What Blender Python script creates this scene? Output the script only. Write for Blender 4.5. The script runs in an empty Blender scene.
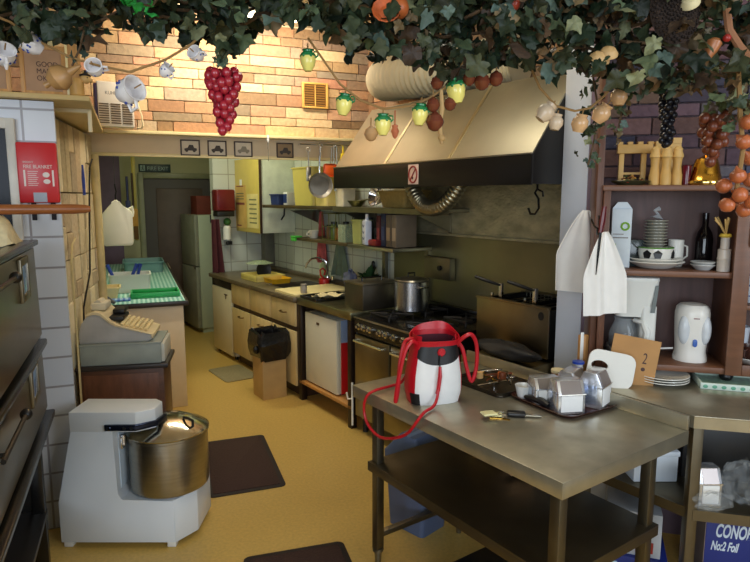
import bpy, bmesh, math, random
from mathutils import Vector, Matrix, Euler
random.seed(7)
PI = math.pi
C = bpy.context.scene.collection
RW, LW, SW = 35.0, 22.0, -14.0      # heading (deg) of the right-hand run, the left-hand run and the corner dresser

def W(u, v, a):
    a = math.radians(a)
    return (-math.sin(a)*u + math.cos(a)*v, math.cos(a)*u + math.sin(a)*v)

# ------------------------------------------------------------------ materials
def lin(c):
    return tuple(((x/255)/12.92 if x/255 <= .04045 else ((x/255+.055)/1.055)**2.4) for x in c)
MATS = {}
def mat(name, rgb, rough=.5, metal=0., var=.12, scale=8., bump=0., spec=None, emit=None, estr=0., trans=0., alpha=1., aniso=None, bscale=None, coat=0.):
    if name in MATS: return MATS[name]
    m = bpy.data.materials.new(name); m.use_nodes = True
    nt = m.node_tree; b = nt.nodes['Principled BSDF']
    col = lin(rgb)
    b.inputs['Roughness'].default_value = rough; b.inputs['Metallic'].default_value = metal
    tc = nt.nodes.new('ShaderNodeTexCoord')
    nz = nt.nodes.new('ShaderNodeTexNoise'); nz.inputs['Scale'].default_value = scale; nz.inputs['Detail'].default_value = 4
    mp = nt.nodes.new('ShaderNodeMapping')
    if aniso: mp.inputs['Scale'].default_value = aniso
    nt.links.new(tc.outputs['Object'], mp.inputs['Vector']); nt.links.new(mp.outputs['Vector'], nz.inputs['Vector'])
    cr = nt.nodes.new('ShaderNodeValToRGB')
    cr.color_ramp.elements[0].position = .3; cr.color_ramp.elements[1].position = .7
    cr.color_ramp.elements[0].color = tuple(x*(1-var) for x in col)+(1,)
    cr.color_ramp.elements[1].color = tuple(min(1, x*(1+var)) for x in col)+(1,)
    nt.links.new(nz.outputs['Fac'], cr.inputs['Fac']); nt.links.new(cr.outputs['Color'], b.inputs['Base Color'])
    if bump:
        bp = nt.nodes.new('ShaderNodeBump'); bp.inputs['Strength'].default_value = bump; bp.inputs['Distance'].default_value = .01
        n2 = nz
        if bscale:
            n2 = nt.nodes.new('ShaderNodeTexNoise'); n2.inputs['Scale'].default_value = bscale; nt.links.new(mp.outputs['Vector'], n2.inputs['Vector'])
        nt.links.new(n2.outputs['Fac'], bp.inputs['Height']); nt.links.new(bp.outputs['Normal'], b.inputs['Normal'])
    if spec is not None: b.inputs['Specular IOR Level'].default_value = spec
    if emit: b.inputs['Emission Color'].default_value = lin(emit)+(1,); b.inputs['Emission Strength'].default_value = estr
    if trans: b.inputs['Transmission Weight'].default_value = trans; b.inputs['IOR'].default_value = 1.3
    if alpha < 1: b.inputs['Alpha'].default_value = alpha
    if coat: b.inputs['Coat Weight'].default_value = coat
    MATS[name] = m; return m

def vmat(name, rough=.6, bump=.3, scale=30., spec=.4, metal=0.):
    """each stone / leaf / berry carries its own colour in a colour attribute"""
    if name in MATS: return MATS[name]
    m = bpy.data.materials.new(name); m.use_nodes = True; nt = m.node_tree; b = nt.nodes['Principled BSDF']
    at = nt.nodes.new('ShaderNodeVertexColor'); at.layer_name = 'own'
    tc = nt.nodes.new('ShaderNodeTexCoord'); nz = nt.nodes.new('ShaderNodeTexNoise'); nz.inputs['Scale'].default_value = scale; nz.inputs['Detail'].default_value = 5
    nt.links.new(tc.outputs['Object'], nz.inputs['Vector'])
    mx = nt.nodes.new('ShaderNodeMix'); mx.data_type = 'RGBA'; mx.blend_type = 'OVERLAY'; mx.inputs['Factor'].default_value = .35
    nt.links.new(at.outputs['Color'], mx.inputs['A']); nt.links.new(nz.outputs['Fac'], mx.inputs['B']); nt.links.new(mx.outputs['Result'], b.inputs['Base Color'])
    b.inputs['Roughness'].default_value = rough; b.inputs['Specular IOR Level'].default_value = spec; b.inputs['Metallic'].default_value = metal
    bp = nt.nodes.new('ShaderNodeBump'); bp.inputs['Strength'].default_value = bump; bp.inputs['Distance'].default_value = .01
    nt.links.new(nz.outputs['Fac'], bp.inputs['Height']); nt.links.new(bp.outputs['Normal'], b.inputs['Normal'])
    MATS[name] = m; return m

def tilemat(name, axis, w, h, c1, c2, mortar, rough=.25, off=0., msize=.006, bumps=.15):
    """wall tiles: axis tells which local axis runs along the wall, the other is z; 'xy' lies flat"""
    if name in MATS: return MATS[name]
    m = bpy.data.materials.new(name); m.use_nodes = True; nt = m.node_tree; b = nt.nodes['Principled BSDF']
    tc = nt.nodes.new('ShaderNodeTexCoord'); sp = nt.nodes.new('ShaderNodeSeparateXYZ'); cb = nt.nodes.new('ShaderNodeCombineXYZ')
    nt.links.new(tc.outputs['Object'], sp.inputs[0])
    a0, a1 = {'x': ('X', 'Z'), 'y': ('Y', 'Z'), 'xy': ('X', 'Y')}[axis]
    nt.links.new(sp.outputs[a0], cb.inputs['X']); nt.links.new(sp.outputs[a1], cb.inputs['Y'])
    br = nt.nodes.new('ShaderNodeTexBrick'); br.offset = off; br.squash = 1
    br.inputs['Scale'].default_value = 1; br.inputs['Brick Width'].default_value = w; br.inputs['Row Height'].default_value = h
    br.inputs['Mortar Size'].default_value = msize; br.inputs['Mortar Smooth'].default_value = .2
    br.inputs['Color1'].default_value = lin(c1)+(1,); br.inputs['Color2'].default_value = lin(c2)+(1,); br.inputs['Mortar'].default_value = lin(mortar)+(1,)
    nt.links.new(cb.outputs[0], br.inputs['Vector']); nt.links.new(br.outputs['Color'], b.inputs['Base Color'])
    b.inputs['Roughness'].default_value = rough
    bp = nt.nodes.new('ShaderNodeBump'); bp.inputs['Strength'].default_value = bumps; bp.inputs['Distance'].default_value = .003; bp.invert = True
    nt.links.new(br.outputs['Fac'], bp.inputs['Height']); nt.links.new(bp.outputs['Normal'], b.inputs['Normal'])
    MATS[name] = m; return m

def checkmat(name, c1, c2, c3, s):
    """gingham cloth: two crossed stripe sets"""
    if name in MATS: return MATS[name]
    m = bpy.data.materials.new(name); m.use_nodes = True; nt = m.node_tree; b = nt.nodes['Principled BSDF']
    tc = nt.nodes.new('ShaderNodeTexCoord'); sp = nt.nodes.new('ShaderNodeSeparateXYZ'); nt.links.new(tc.outputs['Object'], sp.inputs[0])
    def stripe(o):
        d = nt.nodes.new('ShaderNodeMath'); d.operation = 'DIVIDE'; d.inputs[1].default_value = s; nt.links.new(o, d.inputs[0])
        f = nt.nodes.new('ShaderNodeMath'); f.operation = 'FRACT'; nt.links.new(d.outputs[0], f.inputs[0])
        g = nt.nodes.new('ShaderNodeMath'); g.operation = 'GREATER_THAN'; g.inputs[1].default_value = .5; nt.links.new(f.outputs[0], g.inputs[0]); return g
    a = stripe(sp.outputs['X']); c = stripe(sp.outputs['Y'])
    ad = nt.nodes.new('ShaderNodeMath'); ad.operation = 'ADD'; nt.links.new(a.outputs[0], ad.inputs[0]); nt.links.new(c.outputs[0], ad.inputs[1])
    hf = nt.nodes.new('ShaderNodeMath'); hf.operation = 'MULTIPLY'; hf.inputs[1].default_value = .5; nt.links.new(ad.outputs[0], hf.inputs[0])
    cr = nt.nodes.new('ShaderNodeValToRGB'); cr.color_ramp.interpolation = 'CONSTANT'
    e = cr.color_ramp.elements; e[0].color = lin(c1)+(1,); e[1].position = .4; e[1].color = lin(c2)+(1,); n = e.new(.8); n.color = lin(c3)+(1,)
    nt.links.new(hf.outputs[0], cr.inputs['Fac']); nt.links.new(cr.outputs['Color'], b.inputs['Base Color']); b.inputs['Roughness'].default_value = .45
    MATS[name] = m; return m

# ------------------------------------------------------------------ mesh builder
class B:
    def __init__(s):
        s.bm = bmesh.new(); s.col = None; s.cl = None
    def color(s, rgb):
        if s.cl is None: s.cl = s.bm.loops.layers.float_color.new('own')
        s.col = tuple(rgb)+(1,)
        return s
    def _paint(s, faces):
        if s.cl is not None and s.col:
            for f in faces:
                for l in f.loops: l[s.cl] = s.col
    def box(s, x0, x1, y0, y1, z0, z1, bev=0., seg=2, M=None):
        vs = [s.bm.verts.new(p) for p in ((x0,y0,z0),(x1,y0,z0),(x1,y1,z0),(x0,y1,z0),(x0,y0,z1),(x1,y0,z1),(x1,y1,z1),(x0,y1,z1))]
        fs = [s.bm.faces.new([vs[i] for i in q]) for q in ((3,2,1,0),(4,5,6,7),(0,1,5,4),(1,2,6,5),(2,3,7,6),(3,0,4,7))]
        s._paint(fs)
        if M is not None: bmesh.ops.transform(s.bm, matrix=M, verts=vs)
        if bev > 0:
            es = list({e for f in fs for e in f.edges})
            r = bmesh.ops.bevel(s.bm, geom=es, offset=bev, segments=seg, profile=.5, affect='EDGES')
            s._paint(r['faces'])
        return s
    def ring(s, pts): return [s.bm.verts.new(p) for p in pts]
    def skin(s, rings, closed=True, cap0=False, cap1=False):
        fs = []
        for a, b in zip(rings, rings[1:]):
            n = len(a)
            for i in range(n if closed else n-1):
                j = (i+1) % n
                try: fs.append(s.bm.faces.new((a[i], a[j], b[j], b[i])))
                except ValueError: pass
        if cap0: fs.append(s.bm.faces.new(list(reversed(rings[0]))))
        if cap1: fs.append(s.bm.faces.new(rings[-1]))
        s._paint(fs); return s
    def lathe(s, prof, c=(0,0,0), n=24, M=None, sx=1., sy=1., caps=(True, True)):
        rs = []
        for r, z in prof:
            r = max(r, .0004)
            rs.append(s.ring([(c[0]+r*sx*math.cos(2*PI*i/n), c[1]+r*sy*math.sin(2*PI*i/n), c[2]+z) for i in range(n)]))
        if M is not None: bmesh.ops.transform(s.bm, matrix=M, verts=[v for r in rs for v in r])
        return s.skin(rs, True, caps[0], caps[1])
    def cyl(s, p0, p1, r0, r1=None, n=12):
        return s.tube([p0, p1], r0, n, r1=r1)
    def tube(s, pts, r, n=8, r1=None, closed=False, radii=None):
        pts = [Vector(p) for p in pts]; N = len(pts); rs = []
        up = Vector((0,0,1)); prev = None
        for i, p in enumerate(pts):
            if closed: t = pts[(i+1) % N]-pts[i-1]
            else: t = pts[min(i+1, N-1)]-pts[max(i-1, 0)]
            if t.length < 1e-9: t = Vector((0,0,1))
            t.normalize()
            if prev is None:
                a = t.cross(up)
                if a.length < .05: a = t.cross(Vector((1,0,0)))
            else: a = prev - t*prev.dot(t)
            a.normalize(); prev = a; b = t.cross(a)
            rr = radii[i] if radii else (r if r1 is None else r+(r1-r)*i/max(1, N-1))
            rs.append(s.ring([p+a*rr*math.cos(2*PI*k/n)+b*rr*math.sin(2*PI*k/n) for k in range(n)]))
        if closed: rs.append(rs[0]); return s.skin(rs)
        return s.skin(rs, True, True, True)
    def sph(s, c, r, n=12, m=8, sc=(1,1,1), M=None):
        pr = [(math.sin(PI*i/m), -math.cos(PI*i/m)) for i in range(m+1)]
        rs = []
        for q, z in pr:
            q = max(q, .002)
            rs.append(s.ring([(c[0]+r*sc[0]*q*math.cos(2*PI*i/n), c[1]+r*sc[1]*q*math.sin(2*PI*i/n), c[2]+r*sc[2]*z) for i in range(n)]))
        if M is not None: bmesh.ops.transform(s.bm, matrix=M, verts=[v for r_ in rs for v in r_])
        return s.skin(rs, True, True, True)
    def prism(s, poly, axis, a, b, bev=0.):
        """2-D outline extruded: axis 'x' -> poly is (y,z); 'y' -> (x,z); 'z' -> (x,y)"""
        f = {'x': lambda p, t: (t, p[0], p[1]), 'y': lambda p, t: (p[0], t, p[1]), 'z': lambda p, t: (p[0], p[1], t)}[axis]
        r0 = s.ring([f(p, a) for p in poly]); r1 = s.ring([f(p, b) for p in poly])
        n0 = len(s.bm.faces); s.skin([r0, r1], True, True, True)
        if bev:
            vs = set(r0+r1); es = [e for e in s.bm.edges if e.verts[0] in vs and e.verts[1] in vs]
            bmesh.ops.bevel(s.bm, geom=es, offset=bev, segments=2, profile=.5, affect='EDGES')
        return s
    def sheet(s, fn, nu, nv, thick=0.):
        g = [s.ring([fn(i/nu, j/nv) for j in range(nv+1)]) for i in range(nu+1)]
        s.skin(g, False)
        if thick:
            fs = list(s.bm.faces); bmesh.ops.recalc_face_normals(s.bm, faces=fs); bmesh.ops.solidify(s.bm, geom=fs, thickness=thick)
        return s
    def xf(s, M):
        bmesh.ops.transform(s.bm, matrix=M, verts=list(s.bm.verts)); return s
    def done(s, name, m, parent=None, label=None, sharp=35, loc=None, fixn=True):
        if fixn: bmesh.ops.recalc_face_normals(s.bm, faces=list(s.bm.faces))
        me = bpy.data.meshes.new(name); s.bm.to_mesh(me); s.bm.free()
        for p in me.polygons: p.use_smooth = True
        try: me.set_sharp_from_angle(angle=math.radians(sharp))
        except Exception: pass
        me.materials.append(m)
        o = bpy.data.objects.new(name, me); C.objects.link(o)
        if parent is not None: o.parent = parent
        if loc is not None: o.location = loc
        if label: o['label'] = label
        return o

def tag(o, label, cat, group=None):
    o['label'] = label; o['category'] = cat
    if group: o['group'] = group
    return o
def thing(name, label, cat, loc, rz=0., group=None, rot=None):
    o = bpy.data.objects.new(name, None); C.objects.link(o)
    o.empty_display_size = .05
    o.location = loc; o.rotation_euler = (0, 0, math.radians(rz)) if rot is None else rot
    return tag(o, label, cat, group)
def at(u, v, z, a): return W(u, v, a)+(z,)
def dup(root, loc, rz=None, label=None, group=None, scale=None):
    r = root.copy(); C.objects.link(r); r.location = loc
    if rz is not None: r.rotation_euler = (0, 0, math.radians(rz))
    if label: r['label'] = label
    if group: r['group'] = group
    if scale: r.scale = (scale,)*3
    for ch in list(root.children):
        c = ch.copy(); C.objects.link(c); c.parent = r
        for g in list(ch.children):
            d = g.copy(); C.objects.link(d); d.parent = c
    return r
def struct(name, b, m, loc=(0,0,0), rz=0., parent=None, sharp=35):
    o = b.done(name, m, parent, sharp=sharp); o.location = loc; o.rotation_euler = (0, 0, math.radians(rz))
    if parent is None: o['kind'] = 'structure'
    return o
def text(name, body, size, m, parent, loc, rot, align='LEFT', ext=.0004, shear=0., sx=1., bold=0.):
    cu = bpy.data.curves.new(name, 'FONT'); cu.body = body; cu.size = size; cu.extrude = ext; cu.align_x = align; cu.shear = shear; cu.offset = bold
    o = bpy.data.objects.new(name, cu); C.objects.link(o); o.parent = parent; o.location = loc; o.rotation_euler = rot; o.scale = (sx, 1, 1)
    dg = bpy.context.evaluated_depsgraph_get(); dg.update()
    me = bpy.data.meshes.new_from_object(o.evaluated_get(dg)); me.name = name
    bpy.data.objects.remove(o); me.materials.clear(); me.materials.append(m)
    o = bpy.data.objects.new(name, me); C.objects.link(o); o.parent = parent; o.location = loc; o.rotation_euler = rot; o.scale = (sx, 1, 1)
    return o
def RX(d): return Matrix.Rotation(math.radians(d), 4, 'X')
def RY(d): return Matrix.Rotation(math.radians(d), 4, 'Y')
def RZ(d): return Matrix.Rotation(math.radians(d), 4, 'Z')
def T(x, y, z): return Matrix.Translation((x, y, z))
def rrect(x0, x1, y0, y1, r, n=5):
    out = []
    for cx, cy, a0 in ((x1-r, y0+r, -90), (x1-r, y1-r, 0), (x0+r, y1-r, 90), (x0+r, y0+r, 180)):
        for i in range(n+1):
            t = math.radians(a0+90*i/n); out.append((cx+r*math.cos(t), cy+r*math.sin(t)))
    return out

# common materials
steel = mat('brushed_steel', (176,172,160), .32, 1., .10, 6., .05, aniso=(1,1,12))
steel_d = mat('dull_steel', (140,134,118), .42, 1., .15, 5.)
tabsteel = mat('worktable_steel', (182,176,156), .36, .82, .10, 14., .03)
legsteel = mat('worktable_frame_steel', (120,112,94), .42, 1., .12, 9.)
chrome = mat('chrome', (225,226,230), .10, 1., .02)
black = mat('black_plastic', (22,22,24), .4)
blackm = mat('black_enamel', (20,19,18), .25)
white = mat('white_plastic', (232,232,228), .32, var=.03)
cream = mat('cream_paint', (222,208,168), .5, var=.05)
# ------------------------------------------------------------------ the room
floor_m = mat('mustard_vinyl', (200,166,90), .38, 0, .10, 60., .04)
struct('floor', B().box(-5, 5, -3.2, 11, -.05, 0), floor_m)
struct('ceiling', B().box(-5, 5, -3.2, 11, 3.15, 3.2), mat('ceiling_paint', (226,214,186), .8))
tile_l = tilemat('tiles_left_wall', 'x', .155, .155, (214,218,226), (204,210,222), (150,148,154), .3, off=0., msize=.006)
# left tiled stub wall (faces the camera) with the clad side beyond it
o = struct('wall_left', B().prism([(-3.2,3.4),(-.325,3.4),(-.325,3.44),(-.46,3.45),(-.275,5.06),(-3.2,5.06)], 'z', 0, 2.21), tile_l, rz=LW)
# rough stone cladding glued to the side of the stub
def stones(w, h, pal, seed, depth=.02, rows=(.075, .13), lens=(.14, .5), gap=.007):
    """ashlar cladding in x-z, facing -y"""
    rnd = random.Random(seed); b = B(); z = 0
    while z < h-.02:
        rh = min(rnd.uniform(*rows), h-z); x = 0
        if h-z-rh < .05: rh = h-z
        while x < w-.01:
            bw = min(rnd.uniform(*lens), w-x)
            if w-x-bw < .08: bw = w-x
            def blk(xa, xb, za, zb):
                c = rnd.choice(pal); k = rnd.uniform(.66, 1.08)
                b.color(tuple(min(1, q*k) for q in lin(c)))
                d = depth*rnd.uniform(.5, 1)
                b.box(xa+gap/2, xb-gap/2, -d, .004, za+gap/2, zb-gap/2, .003, 1)
            if rh > .10 and rnd.random() < .45:
                zs = z+rh*rnd.choice((.4, .5, .6)); blk(x, x+bw, z, zs); blk(x, x+bw, zs, z+rh)
            else: blk(x, x+bw, z, z+rh)
            x += bw
        z += rh
    b.color(lin((104,78,52) if pal[0][0] > 150 else (104,94,100))); b.box(0, w, .0, .006, 0, h)
    return b
stone_m = vmat('glued_stone', .85, .5, 40., .2)
warm_pal = [(172,140,104), (160,140,112), (196,150,112), (222,184,134), (208,170,128), (230,198,150), (200,156,118), (184,154,124), (214,166,128), (190,170,142), (208,150,118), (232,202,154), (174,146,120)]
o = struct('wall_left_cladding', stones(1.62, 2.2, [(226,210,172),(214,196,156),(232,218,182),(200,180,146),(210,192,160)], 3, .025, (.25, .5), (.07, .2)), stone_m, loc=at(3.45, -.452, 0, LW), rz=LW+90-6.4)
# boxed pipe at the end of the cladding
struct('trim_1', B().cyl((0,0,0), (0,0,2.06), .032, n=14).box(-.075, -.035, -.03, .03, 0, 2.06, .006), mat('old_cream_pipe', (196,178,128), .5, 0, .2, 6), loc=at(5.02, -.235, 0, LW), rz=LW)
# kitchen beyond
left_rear_m = mat('greenish_wall_paint', (188,186,148), .6, var=.06, scale=3.)
struct('wall_left_rear', B().box(-.56, -.46, 5.06, 8.7, 0, 2.9), left_rear_m, rz=LW)
struct('wall_back', B().box(-.6, .16, 8.6, 8.7, 0, 2.9).box(.16, 1.08, 8.6, 8.7, 2.0, 2.9).box(1.08, 2.6, 8.6, 8.7, 0, 2.9), left_rear_m, rz=LW)
struct('wall_back_panel', B().box(-.45, -.11, 8.57, 8.6, .0, 2.3, .004), mat('mauve_panel', (112,92,116), .6), rz=LW)
d = struct('door_1', B().box(.17, 1.07, 8.60, 8.65, .005, 1.99), mat('dark_grey_door', (84,78,72), .5, var=.15, scale=2), rz=LW)
struct('door_frame', B().box(.10, .17, 8.55, 8.62, 0, 2.06, .006).box(1.07, 1.14, 8.55, 8.62, 0, 2.06, .006).box(.17, 1.07, 8.55, 8.62, 1.99, 2.06, .006), mat('sage_gloss_paint', (150,152,118), .4), parent=d)
struct('door_panel', B().box(.32, .92, 8.585, 8.605, .2, 1.86, .01), mat('brown_door_panel', (92,76,68), .5), parent=d)
struct('door_handle', B().cyl((.99,8.6,1.0), (.99,8.54,1.0), .012).cyl((.99,8.54,1.0), (.89,8.54,1.0), .011), chrome, parent=d)
struct('trim_2', B().box(.03, .075, 8.2, 8.24, 1.2, 2.3, .004), mat('yellow_gloss_paint', (186,168,60), .4), rz=LW)
# right wall: white tiles behind the sink, steel behind the cooker, cladding above
tile_r = tilemat('tiles_right_wall', 'y', .2, .2, (208,212,200), (198,204,192), (160,160,150), .22)
struct('wall_right', B().box(3.1, 3.2, 1.9, 8.6, 0, 3.15), tile_r, rz=RW)
struct('wall_right_cladding', stones(3.2, .68, warm_pal, 11, .02), stone_m, loc=at(5.3, 3.1, 2.46, RW), rz=RW-90)
sp = mat('splashback_steel', (140,136,106), .38, .8, .10, 3., .03)
struct('trim_3', B().box(3.085, 3.1, 2.1, 4.12, .1, 1.46, .003), sp, rz=RW)
crinkle = mat('crumpled_foil_lining', (186,178,144), .4, .55, .25, 9., .9, bscale=34., aniso=(1,1,1.8))
struct('trim_4', B().box(3.08, 3.1, 2.1, 4.12, 1.475, 2.05, .003).box(3.06, 3.1, 2.1, 4.12, 1.455, 1.475, .004).box(3.066, 3.1, 2.1, 4.12, 1.86, 1.88, .006), crinkle, rz=RW)
struct('wall_right_return', B().box(2.42, 3.1, 6.62, 6.72, 0, 2.9), tilemat('tiles_return_wall', 'x', .2, .2, (206,210,204), (198,203,198), (160,160,152), .22), rz=RW)
struct('trim_5', B().box(2.98, 3.1, 6.5, 6.62, .9, 1.42, .004), mat('grey_pipe_boxing', (112,110,100), .5), rz=RW)
# beam across the kitchen: painted board, ledge and warm stone above
beam_m = mat('cream_board_paint', (222,200,164), .45, var=.04)
struct('beam', B().box(-1.9, 2.05, 5.1, 5.3, 2.07, 3.15), beam_m, rz=LW)
struct('trim_6', B().box(-.36, 2.05, 5.0, 5.1, 2.225, 2.25, .004).box(-.36, 2.05, 5.085, 5.1, 2.06, 2.085, .003), mat('pale_yellow_gloss', (244,226,168), .35, var=.03), rz=LW)
struct('wall_beam_cladding', stones(3.9, .88, warm_pal, 5, .018, (.05,.10), (.12,.44), .005), stone_m, loc=at(5.1, -1.88, 2.255, LW), rz=LW)
# white post between the cooking bay and the dresser
struct('pillar', B().box(2.64, 2.83, 1.9, 2.06, 0, 3.15, .008), mat('blue_white_gloss', (200,208,224), .4, var=.03), rz=RW)
# wall behind the corner dresser, clad in purple grey stone
purple_pal = [(112,88,98), (96,90,108), (122,96,94), (84,84,104), (128,100,100), (102,98,106), (134,112,102), (110,90,102)]
struct('wall_right_front', B().box(.30, 3.2, 3.22, 3.32, 0, 3.15), mat('mauve_wall_paint', (120,100,112), .7), rz=SW)
struct('wall_right_front_cladding', stones(2.3, 1.3, purple_pal, 21, .02, (.05, .09), (.12, .32)), stone_m, loc=at(3.22, .34, 1.84, SW), rz=SW)
# window opening in the stub wall, at the left edge
win = struct('window_1', B().box(-1.30, -.535, 3.385, 3.398, 1.35, 2.07), mat('dark_window_glass', (14,18,30), .25, spec=.15), rz=LW)
struct('window_frame', B().box(-1.34, -.53, 3.36, 3.398, 2.07, 2.12, .005).box(-.535, -.495, 3.36, 3.398, 1.30, 2.12, .005).box(-1.34, -.53, 3.36, 3.398, 1.30, 1.35, .005), mat('off_white_gloss', (206,202,192), .4), parent=win)
# ------------------------------------------------------------------ left side
# deck oven: two decks on an open stand (local x = out from the wall, y = depth)
ov_body = mat('oven_dark_steel', (62,58,54), .35, .9, .15, 4.)
ov_face = mat('oven_face_steel', (128,118,96), .3, 1., .12, 5.)
ov = thing('deck_oven', 'black and steel two deck pizza oven on a stand left of the mixer', 'oven', at(2.2, -.41, 0, LW), LW)
U0, U1 = -.95, .87
B().box(-.95, -.03, U0, U1, 1.10, 1.54, .008).box(-.95, -.03, U0, U1, .76, 1.075, .008).box(-.93, -.05, U0+.02, U1-.02, 1.07, 1.105).done('body', ov_body, ov)
B().box(-.05, .015, U0, U1+.005, 1.535, 1.56, .006).box(-.05, .02, U0, U1+.005, 1.075, 1.105, .006).box(-.05, .03, U0, U1+.005, .735, .765, .006).done('trim', blackm, ov)
def oven_door(z0, z1, yw, zw, yb, zb):
    d = B().prism([(-.028, z0), (.006, z0), (0, z1), (-.028, z1)], 'y', U0+.02, U1-.03, .004).done('door', ov_face, ov)
    B().box(.0, .012, yw, yw+.13, zw-.055, zw+.055, .004).done('window', mat('oven_glass_blue_reflection', (120,150,190), .06, .2), d)  # blue of the glass is a reflection put into its colour
    B().box(0, .014, yw-.03, yw, zw-.085, zw+.085, .004).box(0, .014, yw+.13, yw+.16, zw-.085, zw+.085, .004).box(0, .014, yw, yw+.13, zw+.055, zw+.085, .004).box(0, .014, yw, yw+.13, zw-.085, zw-.055, .004).done('window_frame', steel_d, d)
    B().cyl((0, yb-.35, zb), (.045, yb-.35, zb), .008).tube([(.045,yb-.40,zb),(.045,yb,zb)], .008, 8).sph((.045, yb, zb), .020).done('handle_knob', black, d)
oven_door(1.13, 1.525, .42, 1.43, .07, 1.485); oven_door(.79, 1.06, .46, 1.0, .05, 1.02)
for x, y in ((-.06, U1-.03), (-.06, U0+.05), (-.9, U1-.03), (-.9, U0+.05)):
    B().box(x-.025, x+.025, y-.025, y+.025, 0, .737, .003).done('leg', blackm, ov)
B().box(-.93, -.03, U0+.03, U1-.01, .26, .285, .003).done('shelf', ov_body, ov)
B().box(-.92, -.08, U1-.02, U1-.01, .02, .73, .002).box(-.93, -.92, U0, U1-.02, .02, .73).done('stand_shade_panel', blackm, ov)  # black sheets added to stand for the shade inside the open stand
# cream cloth and the wooden peel lying across the oven top
t = thing('folded_cloth', 'cream folded cloth under the wooden peel on top of the oven', 'cloth', at(2.84, -.54, 1.5605, LW), LW)
B().sheet(lambda a, b: ((a-.5)*.2, (b-.5)*.26, .115*(1-abs(2*a-1)**4)*(1-abs(2*b-1)**4)+.006*math.sin(14*a+5*b)), 12, 12).done('cloth', mat('cream_cotton', (214,200,160), .85, bump=.3, scale=40), t)
t = thing('pizza_peel', 'long round brown wooden peel handle lying across the oven top', 'peel', at(2.86, -.16, 1.698, LW), LW)
wood_o = mat('varnished_orange_wood', (150,88,44), .35, 0, .2, 6., aniso=(1,8,8))
B().tube([(0,0,0),(-.02,0,.0),(-.06,0,0),(-.3,0,0),(-.75,0,0)], .02, 14, radii=[.012,.018,.021,.021,.022]).done('handle', wood_o, t)
B().prism([(-.74,-.03),(-.80,-.14),(-1.15,-.15),(-1.15,.15),(-.80,.14),(-.74,.03)], 'z', -.008, .006, .002).done('blade', wood_o, t)
# fire blanket box on the tiles
fb = thing('fire_blanket', 'red fire blanket box with white lettering on the tiled wall', 'fire blanket', at(3.4, -.405, 1.72, LW), LW)
B().box(-.092, .082, -.045, -.001, 0, .29, .008).done('case', mat('fire_red_plastic', (196,26,34), .35, var=.05), fb)
wt = mat('white_print', (226,214,206), .5, var=.02)
text('lettering', 'FIRE BLANKET', .024, wt, fb, (-.066, -.0455, .166), (PI/2, 0, 0), sx=.82)
text('lettering', 'EMERGENCY', .011, wt, fb, (-.066, -.0455, .192), (PI/2, 0, 0), sx=.7)
b = B()
for k in range(8): b.box(-.048, -.004-.004*(k % 3), -.0465, -.045, .15-k*.0095, .1525-k*.0095)
b.box(-.066, -.058, -.0465, -.045, .08, .158).box(.056, .064, -.0465, -.045, .08, .158)
b.sph((.03,-.0455,.135), .013, 10, 6, (1.2,.1,1)).sph((.032,-.0455,.103), .013, 10, 6, (1.2,.1,.9))
b.done('printed_instructions', wt, fb)
B().box(-.03, .028, -.047, -.045, .004, .05).done('clear_label', mat('pale_grey_label', (150,156,170), .4), fb)
for x in (-.035, .05): B().box(x-.011, x+.011, -.03, -.024, -.085, .0, .002).done('pull_tape', mat('black_webbing', (22,22,34), .8), fb)
# shelf board on top of the tiled stub
sh = thing('high_shelf', 'cream painted high shelf board above the tiled wall', 'shelf', at(3.35, -.16, 2.215, LW), LW)
B().box(-1.6, 0, 0, 1.62, 0, .025, .004).done('board', mat('yellowed_board_paint', (206,180,122), .45, var=.06), sh)
B().box(-.03, -.01, .3, .33, -.12, 0, .003).box(-.02, -.19, .3, .33, -.02, 0, .003).done('bracket', cream, sh)
# framed signs and the wooden upright on it
fr = mat('honey_pine', (196,146,84), .5, 0, .2, 5., aniso=(8,8,1))
def framed(name, lab, u, v, w, h, rz=LW):
    t = thing(name, lab, 'picture', at(u, v, 2.2405, LW), rz)
    B().box(-w/2, -w/2+.02, -.01, .01, 0, h, .002).box(w/2-.02, w/2, -.01, .01, 0, h, .002).box(-w/2+.02, w/2-.02, -.01, .01, 0, .02, .002).box(-w/2+.02, w/2-.02, -.01, .01, h-.02, h, .002).done('frame', fr, t)
    B().box(-w/2+.018, w/2-.018, -.004, .006, .018, h-.018).done('picture_sheet', mat('pinkish_parchment', (176,138,104), .6, var=.15), t)
    return t
t = framed('framed_poster', 'pine framed pinkish poster with a dark lettered block on the high shelf', 3.42, -.36, .20, .235)
dk = mat('dark_print', (72,44,38), .6)
for k, s in enumerate(('GOOD', 'MAD', 'OKT')): text('lettering', s, .034, dk, t, (-.03, -.005, .135-k*.033), (PI/2,0,0), sx=.9)
t = framed('framed_poster', 'pine framed poster cut by the left edge on the high shelf', 3.42, -.60, .20, .235)
B().box(-.05, .05, -.006, -.004, .06, .17).done('printed_block', mat('red_brown_print', (128,70,62), .6), t)
t = thing('wooden_upright', 'tall pale pine upright standing on the high shelf end', 'post', at(3.43, -.245, 2.2405, LW), LW)
B().box(-.012, .05, -.014, .014, 0, .36, .003).done('board', fr, t)
B().box(-.016, -.004, -.022, -.014, 0, .36, .002).done('edge_strip', mat('pale_yellow_gloss', (244,226,168), .35), t)
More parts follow.
